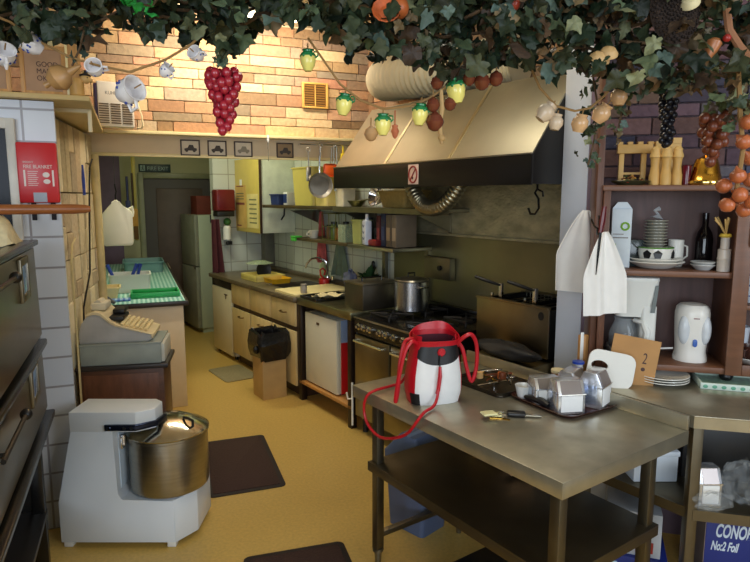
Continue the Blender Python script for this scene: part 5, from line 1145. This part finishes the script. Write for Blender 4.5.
B().box(-.022,.022,-.012,.012,0,.19,.003).done('board', mat('tan_board', (190,140,84), .5, 0, .15, 6, aniso=(6,6,1)), t); B().box(-.022,-.006,-.0135,-.012,.02,.205,.001).done('white_tab', white, t)
t = thing('sauce_jar', 'tan sauce jar with cream lid behind the napkin dispensers', 'jar', at(1.66, 2.165, ZT, RW), RW)
B().lathe([(0,0),(.035,0),(.04,.01),(.04,.07),(.03,.085),(.032,.10),(.028,.10)], n=24, caps=(True,False)).done('glass', mat('tan_sauce', (186,122,62), .25), t); B().lathe([(.033,.10),(.033,.112),(0,.113)], n=20).done('lid', cream, t)
# plates and tray on the corner counter
k0 = None
for k in range(3):
    plate_('plate', ('lowest','middle','top')[k]+' white plate of the stack under the dresser', sf(-.03,.44)+(ZC+.0005+.011*k,), .115, pc, .016, 'plates under the dresser')
t = thing('patterned_tray', 'green and white patterned tray at the right end of the corner counter', 'tray', sf(.225,.46)+(ZC+.0005,), SW-2)
B().box(-.10,.40,-.09,.10,0,.010,.002).done('base', mat('sage_green_print', (160,196,176), .35, 0, .3, 30), t)
b = B().box(-.11,.41,-.10,-.09,0,.028,.002).box(-.11,.41,.10,.11,0,.028,.002).box(-.11,-.10,-.09,.10,0,.028,.002); b.done('rim', mat('white_green_rim', (206,222,210), .35), t)
b = B()
for k in range(14): b.sph((-.09+k*.036,-.1005,.013), .010, 8, 6, (1,.12,.8))
b.done('scallop_print', mat('sea_green_print', (104,168,140), .4), t)
t = thing('black_pot', 'small round black pot standing on the patterned tray', 'pot', sf(.25,.50)+(ZC+.011,), 0)
B().lathe([(0,0),(.02,0),(.03,.018),(.026,.034),(0,.038)], n=18).done('pot', black, t)
# under the corner counter
ZS = zs+.0125
t = thing('polystyrene_box', 'white polystyrene box on the lower shelf of the corner counter', 'box', sf(-.07,.30)+(ZS,), 0)
B().box(-.11,.08,-.06,.08,0,.125,.006).box(-.115,.085,-.065,.085,.115,.14,.006).done('box', mat('white_polystyrene', (216,224,232), .7, var=.02), t)
t = thing('polystyrene_box', 'second white box partly hidden by the worktable leg', 'box', sf(-.255,.44)+(ZS,), 0)
B().box(-.08,.07,-.06,.07,0,.10,.006).done('box', mat('white_polystyrene', (216,224,232)), t)
dispenser('napkin_dispenser', 'chrome napkin dispenser stored on the lower shelf among plastic bags', sf(.085,.12)+(ZS,), 0, w=.09, h=.15)
film = mat('clear_bag_film', (190,196,200), .12, alpha=.14, bump=.6, scale=24)
for k, (a, q, r, sc, lab) in enumerate(((.24,.13,.09,(1.1,.8,.9),'crumpled clear plastic bag beside the stored napkin dispenser'),(.10,.03,.05,(1.5,.6,.7),'small crumpled clear bag in front of the stored napkin dispenser'),(.42,.16,.10,(1.1,.8,1.1),'large clear plastic bag at the right edge of the lower shelf'))):
    t = thing('plastic_bag', lab, 'bag', sf(a,q)+(ZS+r*sc[2]*1.0+.008,), 0); blob(r, sc, 40+k, .28, 22, 14, 6).done('bag', film, t, sharp=20)
plate_('plate', 'white plate edge showing among the plastic bags on the lower shelf', sf(.33,.06)+(ZS,), .055, pc, .02)
t = thing('dark_back_box', 'black box at the back of the corner counter shelf', 'crate', sf(.35,.40)+(ZS,), SW)
B().box(-.30,.45,-.08,.10,0,.24,.006).done('crate', black, t)  # plain black box filling the dark back of the shelf
t = thing('foil_carton', 'dark blue carton with large white lettering under the corner counter', 'carton', sf(.125,.18)+(0,), SW)
cb_ = mat('royal_blue_card', (24,40,118), .5, var=.06)
B().box(0,.5,0,.34,0,.42,.003).done('carton', cb_, t)
B().box(-.002,.0,.002,.338,.002,.418).done('side_face', mat('brown_grey_card', (140,124,116), .7), t)
text('lettering', 'CONOBS', .08, mat('pale_blue_white_print', (206,220,236), .5), t, (.035,-.0008,.345), (PI/2,0,0), sx=.46, shear=.25, bold=.0022)
text('lettering', 'No:2 Foil', .056, mat('pale_blue_white_print', (206,220,236)), t, (.022,-.0008,.285), (PI/2,0,0), sx=.48, shear=.3, bold=.0016)
t = thing('stock_carton', 'white blue and red printed carton under the corner counter left end', 'carton', sf(-.16,.30)+(.201,), -20)
B().box(-.09,.13,-.10,.16,0,.20,.003).done('carton', mat('greyish_white_card', (176,180,186), .6), t)
B().box(-.03,.02,-.102,-.10,.03,.17).done('blue_panel', mat('pale_cyan_print', (190,216,232), .5), t); B().box(-.075,-.03,-.102,-.10,.05,.19).box(.02,.05,-.102,-.10,.08,.19).done('dark_panel', mat('slate_blue_print', (92,104,140)), t); B().box(.03,.10,-.102,-.10,.02,.07,0).done('red_panel', mat('sign_red', (150,40,30)), t)
t = thing('stock_carton', 'dark blue carton at the bottom under the white printed carton', 'carton', sf(-.16,.30)+(0,), -20)
B().box(-.16,.16,-.12,.18,0,.20,.003).done('carton', cb_, t); B().box(-.14,-.04,-.122,-.12,.11,.17).done('white_label', mat('pale_cyan_print', (190,216,232)), t)
t = thing('white_sack', 'large off white sack on the floor behind the worktable legs', 'sack', sf(-.26,.58)+(0,), -20)
b = blob(.19, (.80,.50,1.35), 77, .10, 26, 18, 4); b.xf(T(0,0,.26)); b.done('sack', mat('off_white_sack', (204,200,190), .75, bump=.4, scale=10), t)
# ------------------------------------------------------------------ hanging garlands and ornaments (about 1.7 m from the counter front)
CAMH, PIT, FPX = 1.75, math.radians(8), 600.
def pt(px, py, Y):
    """a point standing Y metres into the room"""
    x = (px-375)/FPX; y = (281-py)/FPX
    f = math.cos(PIT)+y*math.sin(PIT); t = Y/f
    return Vector((x*t, Y, CAMH+t*(-math.sin(PIT)+y*math.cos(PIT))))
IVY = [(0,-.40),(.14,-.52),(.34,-.60),(.46,-.50),(.50,-.34),(.62,-.28),(.78,-.12),(.80,.02),(.62,.14),(.50,.24),(.42,.42),(.26,.62),(.10,.80),(0,.88),(-.10,.80),(-.26,.62),(-.42,.42),(-.50,.24),(-.62,.14),(-.80,.02),(-.78,-.12),(-.62,-.28),(-.50,-.34),(-.46,-.50),(-.34,-.60),(-.14,-.52)]
def leaf(b, p, size, rnd, facing=None):
    yaw = rnd.gauss(0, 1.15); pitch = rnd.uniform(-.9, 1.4); roll = rnd.gauss(PI, 1.0); sq = rnd.uniform(.7, 1.1)
    M = Matrix.Translation(p) @ Euler((PI/2-pitch*.8, 0, yaw)).to_matrix().to_4x4() @ Matrix.Rotation(roll, 4, 'Z')
    cup = rnd.uniform(.1, .62); ph = rnd.uniform(0, 6); c = b.bm.verts.new(M @ Vector((0, -.08*size, 0)))
    vs = [b.bm.verts.new(M @ Vector((x*size*sq*rnd.uniform(.86,1.12), y*size*rnd.uniform(.86,1.12), -cup*size*(x*x+y*y*.6)+.12*size*math.sin(6*x+ph)+.08*size*math.sin(7*y+ph)))) for x, y in IVY]
    b._paint([b.bm.faces.new((c, vs[i], vs[(i+1) % len(vs)])) for i in range(len(vs))])
leafm = vmat('ivy_leaf', .5, .25, 60., .3)
stemm = mat('brown_vine_stem', (92,70,46), .8, 0, .2, 20)
BOT = [(-40,52),(0,50),(20,44),(60,40),(85,52),(95,42),(110,34),(130,30),(150,48),(160,32),(180,38),(190,58),(200,36),(215,50),(228,58),(240,52),(250,40),(270,26),(300,24),(330,36),(348,60),(362,46),(376,62),(395,54),(410,74),(430,66),(450,84),(470,74),(490,68),(510,62),(530,68),(545,86),(560,74),(575,66),(600,76),(625,92),(650,94),(680,92),(700,92),(730,110),(760,120),(800,110)]
def bot(px):
    for (a, ya), (b_, yb) in zip(BOT, BOT[1:]):
        if a <= px <= b_: return ya+(yb-ya)*(px-a)/(b_-a)
    return 50
gpal = [(32,46,32),(40,54,36),(50,62,42),(34,48,36),(60,72,52),(28,38,28),(54,58,38),(70,76,54)]
lpal = [(96,108,78),(120,124,92),(84,102,76),(78,96,88)]
bpal = [(76,58,42),(98,76,50),(64,50,40),(112,96,70)]
def garland(lab, x0, x1, n, seed, light, brown, size=(.024,.046)):
    rnd = random.Random(seed)
    t = thing('ivy_garland', lab, 'garland', pt((x0+x1)/2, -20, 1.7), 0); o = t.location.copy()
    b = B(); b.color((0,0,0))
    for k in range(n):
        px = rnd.uniform(x0, x1); yb = bot(px)-4; q = rnd.random()
        py = yb-(yb+42)*(q**.72) if rnd.random() < .93 else yb-rnd.uniform(0, 12)
        Y = 1.70+rnd.gauss(0, .09)
        r = rnd.random(); pal = lpal if r < light else (bpal if r < light+brown else gpal)
        c = rnd.choice(pal); j = rnd.uniform(.75, 1.2); b.color(tuple(min(1, z*j) for z in lin(c)))
        leaf(b, pt(px, py, Y)-o, rnd.uniform(*size), rnd)
    b.done('leaves', leafm, t, sharp=80, fixn=False)
    s = B()
    for q in range(5):
        pts = []
        for i in range(13):
            px = x0+(x1-x0)*i/12; pts.append(pt(px, -30+(bot(px)+20)*(.15+.17*q)+rnd.uniform(-5, 5), 1.7+rnd.uniform(-.06,.06))-o)
        s.tube(pts, .0045, 6)
    s.done('stem', stemm, t); return t
garland('dark green ivy garland hanging at the upper left above the high shelf', -45, 205, 520, 1, .06, .06)
garland('ivy garland sagging over the warm stone wall above the red grapes', 200, 385, 520, 2, .07, .14)
garland('thick ivy garland above the cream duct and copper balls', 372, 585, 760, 3, .12, .2)
garland('thick dark ivy garland with brown leaves at the upper right', 570, 800, 760, 4, .16, .34)
struct('trim_8', B().box(-1.9, 2.0, 1.72, 1.80, 2.40, 2.50, .004), mat('dark_beam_wood', (66,48,34), .6, 0, .2, 5))
struct('trim_7', B().box(-1.9, -.35, 3.75, 3.78, 2.62, 3.1), mat('dark_brown_panelling', (84,58,38), .5, 0, .25, 5, aniso=(8,8,1)), rz=LW)
def sprig(lab, pts, n, seed, size, pal, spread=.03):
    rnd = random.Random(seed); P_ = [pt(*p) for p in pts]; t = thing('ivy_sprig', lab, 'sprig', P_[0], 0); b = B(); b.color((0,0,0))
    for k in range(n):
        s = rnd.uniform(0, len(P_)-1.001); i = int(s); p = P_[i].lerp(P_[i+1], s-i)+Vector((rnd.gauss(0,spread),rnd.gauss(0,.015),rnd.gauss(0,spread)))
        c = rnd.choice(pal); j = rnd.uniform(.8,1.2); b.color(tuple(min(1,z*j) for z in lin(c))); leaf(b, p-P_[0], rnd.uniform(*size), rnd)
    b.done('leaves', leafm, t, sharp=80, fixn=False); B().tube([p-P_[0] for p in P_], .003, 5).done('stem', stemm, t)
sprig('light variegated ivy sprig trailing down beside the white pillar', [(592,70,1.85),(598,110,1.85),(594,140,1.85),(588,165,1.85)], 34, 5, (.016,.026), lpal+gpal, .02)
sprig('brown ivy sprig hanging between the pale mugs and the dark grapes', [(618,80,1.82),(622,110,1.82),(617,135,1.82)], 30, 6, (.014,.024), bpal+lpal, .018)
sprig('large green leaf sprig drooping beside the pig jar', [(84,30,1.66),(80,48,1.66),(72,66,1.66)], 9, 7, (.02,.03), [(60,80,70),(84,104,92)], .008)
sprig('bright green leaf sprig at the top edge of the left garland', [(118,-10,1.58),(135,2,1.58),(150,6,1.58)], 12, 8, (.024,.034), [(40,150,60),(60,170,80)], .012)
sprig('brown dry vine sprig hanging beside the orange onion string', [(738,60,1.7),(742,95,1.7),(736,125,1.7)], 26, 9, (.016,.028), bpal+lpal, .025)
# grapes
def bunch(name, lab, px, y0, y1, Y, wpx, n, rpx, m, seed, leafpal=None, taper=1.):
    rnd = random.Random(seed); top = pt(px, y0, Y); bt = pt(px, y1, Y); k_ = Y/FPX; r = rpx*k_
    t = thing(name, lab, 'grapes', top, 0); H_ = (top-bt).z
    me = None; placed = []
    tries = 0
    while len(placed) < n and tries < n*60:
        tries += 1; q = rnd.random()**.8; R_ = max(.0, wpx*k_/2*(1-taper*q**1.3)-r*.6)+.001
        a = rnd.uniform(0, 2*PI); s = math.sqrt(rnd.uniform(.2,1)); p = Vector((R_*s*math.cos(a), R_*s*math.sin(a), -r-q*(H_-2*r)))
        if all((p-o).length > r*1.45 for o in placed): placed.append(p)
    base = None
    for p in placed:
        if base is None: base = B().sph((0,0,0), r, 14, 10, (1,1,1.12)).done('grape', m, t); base.location = p; bo_ = base
        else: o = bo_.copy(); C.objects.link(o); o.parent = t; o.location = p
    B().tube([(0,0,.05),(0,0,0),(.004,0,-H_*.5),(0,0,-H_+r*2)], .003, 5).done('stem', stemm, t)
    if leafpal:
        b = B(); b.color((0,0,0))
        for k in range(6): b.color(lin(rnd.choice(leafpal))); leaf(b, Vector((rnd.gauss(0,.025), rnd.gauss(-.01,.01), rnd.uniform(-.0,.035))), rnd.uniform(.024,.036), rnd)
        b.done('leaf', leafm, t, sharp=80, fixn=False)
    return t
bunch('grape_bunch', 'bunch of dark red grapes hanging in front of the warm stone wall', 223, 66, 136, 1.70, 36, 74, 4.6, mat('red_grape', (150,30,46), .18, 0, .25, 30, coat=.3), 1, [(70,96,70),(110,130,104)], .68)
bunch('grape_bunch', 'long bunch of near black grapes hanging in front of the purple stone', 671, 70, 148, 1.95, 19, 84, 3.3, mat('black_grape', (26,24,32), .3), 2, None, .35)
bunch('grape_bunch', 'bunch of brown orange grapes hanging beside the brass bell', 717, 110, 174, 1.80, 34, 44, 5.2, mat('brown_grape', (104,52,32), .35, 0, .35, 20), 3, [(120,112,70),(96,100,60)], .8)
# string of onions
on_ = thing('onion_string', 'string of orange brown onions hanging at the right edge', 'onions', pt(738, 95, 1.62), 0)
om = mat('onion_skin', (168,92,54), .35, 0, .25, 16, aniso=(1,1,.3)); ob = None
for k, (px, py) in enumerate(((748,122),(744,142),(750,158),(738,176),(751,180),(724,186),(740,195),(727,205),(744,210),(752,202))):
    p = pt(px, py, 1.62+.02*(k % 3-1))-on_.location
    if ob is None:
        ob = B().lathe([(0,-.020),(.008,-.018),(.018,-.010),(.021,0),(.018,.010),(.008,.017),(.003,.025),(0,.028)], n=20).done('onion', om, on_); ob.location = p
    else:
        o = ob.copy(); C.objects.link(o); o.parent = on_; o.location = p; o.rotation_euler = (random.uniform(-1,1), random.uniform(-1,1), 0)
B().tube([pt(738,60,1.62)-on_.location, pt(740,110,1.62)-on_.location, pt(743,150,1.63)-on_.location, pt(735,200,1.63)-on_.location], .006, 6).done('cord', mat('jute_cord', (150,116,70), .9), on_)
# cords with ornaments
cordm = mat('jute_cord', (150,116,70))
def cord(lab, pts, Y, r=.0035):
    P_ = [pt(px, py, Y) for px, py in pts]; t = thing('jute_cord', lab, 'cord', P_[0], 0); B().tube([p-P_[0] for p in P_], r, 6).done('cord', cordm, t)
cord('thin jute cord of hanging cups at the upper left', [(-20,10),(10,22),(40,42),(72,58),(100,66),(130,72),(165,60),(192,44),(205,30)], 1.64)
cord('thin jute cord of yellow green jars above the frying pan', [(308,38),(322,58),(340,84),(360,100),(383,109),(410,106),(430,98),(450,84),(465,60)], 1.66)
cord('thin jute cord of pale mugs crossing the white pillar', [(530,66),(540,88),(556,106),(575,111),(590,108),(604,96),(614,84),(622,64)], 1.74)
bw2 = mat('blue_white_china', (226,222,222), .2, 0, .12, 40)
def orn_cup(lab, px, py, s, tilt=(0,0,0), m=None):
    t = thing('hanging_cup', lab, 'cup ornament', pt(px, py, 1.64), 0, rot=tuple(math.radians(a) for a in tilt))
    q = s*1.64/FPX
    B().lathe([(0,-.9*q),(.5*q,-.9*q),(.85*q,-.4*q),(.98*q,.2*q),(.92*q,.75*q),(1.02*q,.9*q),(.92*q,.9*q),(.82*q,.7*q),(.86*q,.2*q),(.7*q,-.4*q),(0,-.6*q)], n=22).done('cup', m or bw2, t)
    B().tube([(.9*q,0,.6*q),(1.45*q,0,.55*q),(1.5*q,0,-.1*q),(.85*q,0,-.3*q)], .14*q, 6).done('handle', m or bw2, t)
    b = B(); rnd = random.Random(int(px))
    for k in range(9):
        a = rnd.uniform(0, 2*PI); b.sph((.95*q*math.cos(a), .95*q*math.sin(a), rnd.uniform(-.3,.5)*q), .12*q, 6, 5)
    b.done('painted_dots', mat('delft_blue', (46,70,150)), t)
    B().tube([(0,0,.8*q),(0,0,1.6*q)], .002, 4).done('loop', cordm, t)
orn_cup('small blue and white cup hanging at the left edge', 4, 56, 10, (0,55,-50))
orn_cup('small blue and white cup hanging above the framed poster', 33, 45, 9.5, (0,-60,40))
orn_cup('small white dish ornament behind the pig jar', 95, 69, 8, (70,0,10))
orn_cup('largest blue and white cup ornament, tipped in front of the grille unit', 128, 92, 12.5, (0,74,-30))
orn_cup('small white cup ornament against the upper stone wall', 166, 71, 6.5, (0,50,-20))
orn_cup('small white cup ornament tipped beside the red grapes', 197, 55, 7, (70,0,-20))
t = thing('gourd', 'tan dried gourd hanging in front of the framed poster', 'gourd', pt(59, 78, 1.62), 0, rot=(0, math.radians(62), 0))
B().lathe([(0,-.040),(.008,-.042),(.007,-.028),(.022,-.022),(.034,.0),(.027,.020),(.012,.032),(.007,.052),(.003,.066),(0,.066)], n=24).done('gourd', mat('gourd_skin', (158,120,74), .4, 0, .3, 10), t)
yl = mat('lemon_yellow_glaze', (232,220,120), .22, 0, .08, 20); gg = mat('green_glaze', (30,120,66), .25)
def lemon_jar(lab, px, py, s=1., tilt=0):
    t = thing('hanging_jar', lab, 'jar ornament', pt(px, py, 1.66), 0, rot=(0, math.radians(tilt), 0)); q = .023*s
    B().lathe([(0,-1.35*q),(.5*q,-1.35*q),(.55*q,-1.2*q),(.85*q,-.7*q),(1.0*q,0),(.92*q,.45*q)], n=22, caps=(True,False)).done('jar_body', yl, t)
    b = B().lathe([(.93*q,.42*q),(.85*q,.8*q),(.6*q,.95*q),(.62*q,1.15*q),(.8*q,1.2*q),(.5*q,1.22*q),(0,1.15*q)], n=22)
    for k in range(6):
        a = k*PI/3; b.sph((.86*q*math.cos(a), .86*q*math.sin(a), .45*q), .2*q, 8, 6, (1,1,1.3))
    b.tube([(.7*q,0,1.0*q),(1.2*q,0,.95*q),(1.25*q,0,.5*q),(.9*q,0,.25*q)], .11*q, 6)
    b.done('green_top', gg, t)
    B().tube([(0,0,1.1*q),(0,0,2.0*q)], .002, 4).done('loop', cordm, t)
lemon_jar('yellow green jar ornament above the amber vent', 308, 60, .92)
lemon_jar('yellow green jar ornament beside the amber vent', 344, 104, .95, 8)
lemon_jar('yellow green jar ornament in front of the duct end', 383, 124, .95)
lemon_jar('yellow green jar ornament before the hood slope, beside the copper balls', 420, 114, .95, 6)
lemon_jar('yellow green jar ornament partly under the ivy among the copper balls', 456, 90, 1.1, -8)
cb = None; cbm = mat('copper_ball_glaze', (104,52,36), .25, 0, .2, 14)
for k, (px, py, r, lab) in enumerate(((437,83,6.5,'single copper ball above the wooden stick'),(469,79,6.5,'leftmost copper ball of the row of three under the ivy'),(482,82,8,'middle copper ball of the row of three under the ivy'),(496,79,7,'rightmost copper ball of the row of three under the ivy'),(433,105,7,'copper ball left of the wooden stick'),(450,104,6.5,'copper ball right of the wooden stick'),(435,122,9,'largest and lowest copper ball beside the wooden stick'),(371,134,7,'pale tan ball hanging below the duct end'))):
    q = r*1.66/FPX; m = cbm if k < 7 else mat('pale_tan_ball', (176,136,92), .5)
    t = thing('ornament_ball', lab, 'ball ornament', pt(px, py, 1.66), 0, 'copper balls' if k < 7 else None)
    B().lathe([(0,-q),(.3*q,-.95*q),(.7*q,-.7*q),(q,0),(.75*q,.68*q),(.3*q,.98*q),(.2*q,1.1*q),(0,1.15*q)], n=20).done('ball', m, t); B().tube([(0,0,q),(0,0,2.2*q)], .0018, 4).done('loop', cordm, t)
t = thing('wooden_stick', 'knotted pale wooden stick hanging among the copper balls', 'stick', pt(441, 90, 1.655), 0)
B().tube([(0,0,0),(.004,0,-.05),(-.002,0,-.09),(.004,0,-.14)], .006, 8, radii=[.005,.007,.006,.005]).sph((.004,0,-.125), .010, 8, 6).done('stick', mat('pale_stick_wood', (176,142,90), .6), t)
t = thing('clay_charm', 'small terracotta charm hanging on a thread before the hood', 'charm', pt(395, 118, 1.66), 0)
B().tube([(0,0,.02),(0,0,-.02)], .0018, 4).lathe([(0,-.055),(.006,-.05),(.011,-.035),(.007,-.025),(.009,-.02),(0,-.015)], n=12).done('charm', mat('terracotta', (176,98,64), .6), t)
mgm = mat('pale_mug_glaze', (200,160,116), .22, 0, .12, 20)
def orn_mug(lab, px, py, s, tilt, m=mgm):
    t = thing('hanging_mug', lab, 'mug ornament', pt(px, py, 1.74), 0, rot=tuple(math.radians(a) for a in tilt)); q = s*1.74/FPX
    B().lathe([(0,-1.1*q),(.6*q,-1.1*q),(.65*q,-.95*q),(1.0*q,-.3*q),(.95*q,.35*q),(.62*q,.75*q),(.7*q,1.05*q),(.6*q,1.05*q),(.5*q,.75*q),(0,.6*q)], n=22).done('mug', m, t)
    B().tube([(0,0,1.0*q),(0,0,1.6*q)], .002, 4).done('loop', cordm, t)
pm = mat('garlic_white_glaze', (200,178,150), .3, 0, .1, 20)
orn_mug('white garlic shaped ornament, upper left on the mug cord', 546, 112, 8.5, (0,40,0), pm); orn_mug('white garlic shaped ornament, lowest on the mug cord', 556, 122, 7, (0,10,0), pm)
orn_mug('pale tan mug ornament in front of the hood end', 580, 123, 8, (10,10,0)); orn_mug('pale tan mug ornament on the white pillar', 602, 113, 8.5, (20,30,0)); orn_mug('pale tan mug ornament, highest beside the ivy sprig', 619, 96, 8, (0,0,0))
# things woven into the garland
def fruit(name, lab, cat, px, py, Y, prof, m, tilt=(0,0,0), n=20):
    t = thing(name, lab, cat, pt(px, py, Y), 0, rot=tuple(math.radians(a) for a in tilt)); B().lathe(prof, n=n).done('body', m, t); return t
rp = lambda r: [(0,-r),(.5*r,-.87*r),(.87*r,-.5*r),(r,0),(.87*r,.5*r),(.5*r,.85*r),(.1*r,.9*r),(0,.8*r)]
fruit('orange_pumpkin', 'orange pumpkin piece among the middle ivy at the top edge', 'pumpkin', 398, 8, 1.58, rp(.028), mat('pumpkin_orange', (186,100,52), .4, 0, .2, 14))
fruit('orange_flower', 'dried orange flower head in the ivy above the duct', 'flower', 386, 14, 1.57, [(0,.0),(.02,.004),(.036,.018),(.034,.02),(.018,.008),(0,.012)], mat('orange_petal', (190,90,40), .6, 0, .3, 40), (70,0,0), 12)
fruit('small_apple', 'small red brown apple in the thick middle ivy', 'apple', 513, 4, 1.58, rp(.018), mat('apple_red', (150,56,40), .3, 0, .3, 12))
for k, (px, py, lab) in enumerate(((598,60,'left tan mushroom in the ivy above the white pillar'),(608,55,'right tan mushroom in the ivy above the white pillar'),(690,4,'white mushroom at the top edge of the right ivy'))):
    t = thing('mushroom', lab, 'mushroom', pt(px, py, 1.57), 0, rot=(math.radians(40), math.radians(20-30*k), 0))
    B().lathe([(0,.022),(.016,.016),(.024,.004),(.024,0),(.006,-.001),(.006,-.022),(0,-.022)], n=18).done('mushroom', mat('mushroom_white' if k == 2 else 'mushroom_tan', (214,202,160) if k == 2 else (196,160,108), .6), t)
fruit('orange_pepper', 'orange pepper in the ivy at the upper right', 'pepper', 713, 46, 1.57, [(0,-.034),(.007,-.031),(.016,-.007),(.018,.010),(.010,.018),(0,.015)], mat('pepper_orange', (156,98,58), .35, 0, .2, 10), (0,20,0))
fruit('red_berry', 'small red berry beside the orange pepper', 'berry', 727, 38, 1.56, rp(.010), mat('berry_red', (150,40,36), .3))
t = thing('dried_flower_head', 'large dark brown dried flower head in the right hand ivy', 'dried flower', pt(673, 12, 1.60), 0, rot=(math.radians(80),0,0)); t.scale = (.72, .9, .72)
b = B(); rnd = random.Random(14); b.color((0,0,0))
b.color(lin((44,32,26))); b.lathe([(0,0),(.06,-.004),(.088,.012),(.07,.03),(0,.04)], n=28, sy=1.1)
for k in range(220):
    a = k*2.39996; r = .085*math.sqrt(k/220); b.color(lin(rnd.choice([(40,30,24),(34,25,21),(48,36,28)]))); b.sph((r*math.cos(a), r*1.1*math.sin(a), .04-.02*(r/.085)**2), .005, 5, 4, (1,1,1.5))
b.done('flower_head', vmat('dried_seed', .9, .4, 80.), t)
t = thing('branch', 'brown bare branch crossing the right hand ivy', 'branch', pt(725, 30, 1.58), 0)
B().tube([(0,0,.05),(.01,0,.0),(.04,0,-.04),(.07,0,-.07)], .010, 8).done('branch', mat('bare_branch', (140,96,66), .8), t)
# ------------------------------------------------------------------ camera and light
sc = bpy.context.scene
cam = bpy.data.objects.new('camera', bpy.data.cameras.new('camera')); C.objects.link(cam)
cam.location = (0, 0, 1.75); cam.rotation_euler = (math.radians(82), 0, 0)
cam.data.sensor_width = 36; cam.data.lens = 36*600/750; cam.data.clip_start = .05; sc.camera = cam
def area(name, loc, rot, sx, sy, power, rgb):
    l = bpy.data.lights.new(name, 'AREA'); l.shape = 'RECTANGLE'; l.size = sx; l.size_y = sy; l.energy = power; l.color = rgb
    o = bpy.data.objects.new(name, l); C.objects.link(o); o.location = loc; o.rotation_euler = tuple(math.radians(a) for a in rot); return o
warm = (1., .89, .74)
area('lamp_wall', at(4.62, .8, 3.03, LW), (36,0,LW), 1.2, .12, 20, warm)                # tube light by the stone wall
area('lamp_cooking', at(2.1, 1.75, 3.08, RW), (0,0,RW+90), 1.2, .2, 15, (1., .90, .70))   # second batten over the cooking aisle
area('lamp_sink', at(5.7, 1.85, 2.80, RW), (0,0,RW),  .8, .12, 18, (.98, 1., .72))          # batten of the rear kitchen
area('shop_window', (-.9, -2.7, 1.9), (90,0,-8), 3.4, 1.9, 122, (.79, .895, 1.))             # daylight through the shop window behind the counter
area('side_window', (2.7, -.9, 2.0), (78,0,52), 1.6, 1.6, 60, (.84, .92, 1.))               # daylight from the right hand shop window
w = bpy.data.worlds.new('world'); sc.world = w; w.use_nodes = True
bg = w.node_tree.nodes['Background']; bg.inputs[0].default_value = (.55, .62, .72, 1); bg.inputs[1].default_value = .06
sc.view_settings.view_transform = 'Standard'; sc.view_settings.look = 'None'; sc.view_settings.gamma = 1.; sc.view_settings.use_curve_mapping = False
sc.view_settings.exposure = .1
sc.cycles.use_denoising = True
sc.cycles.max_bounces = 8; sc.cycles.caustics_reflective = False; sc.cycles.caustics_refractive = False
sc.cycles.sample_clamp_indirect = 4.
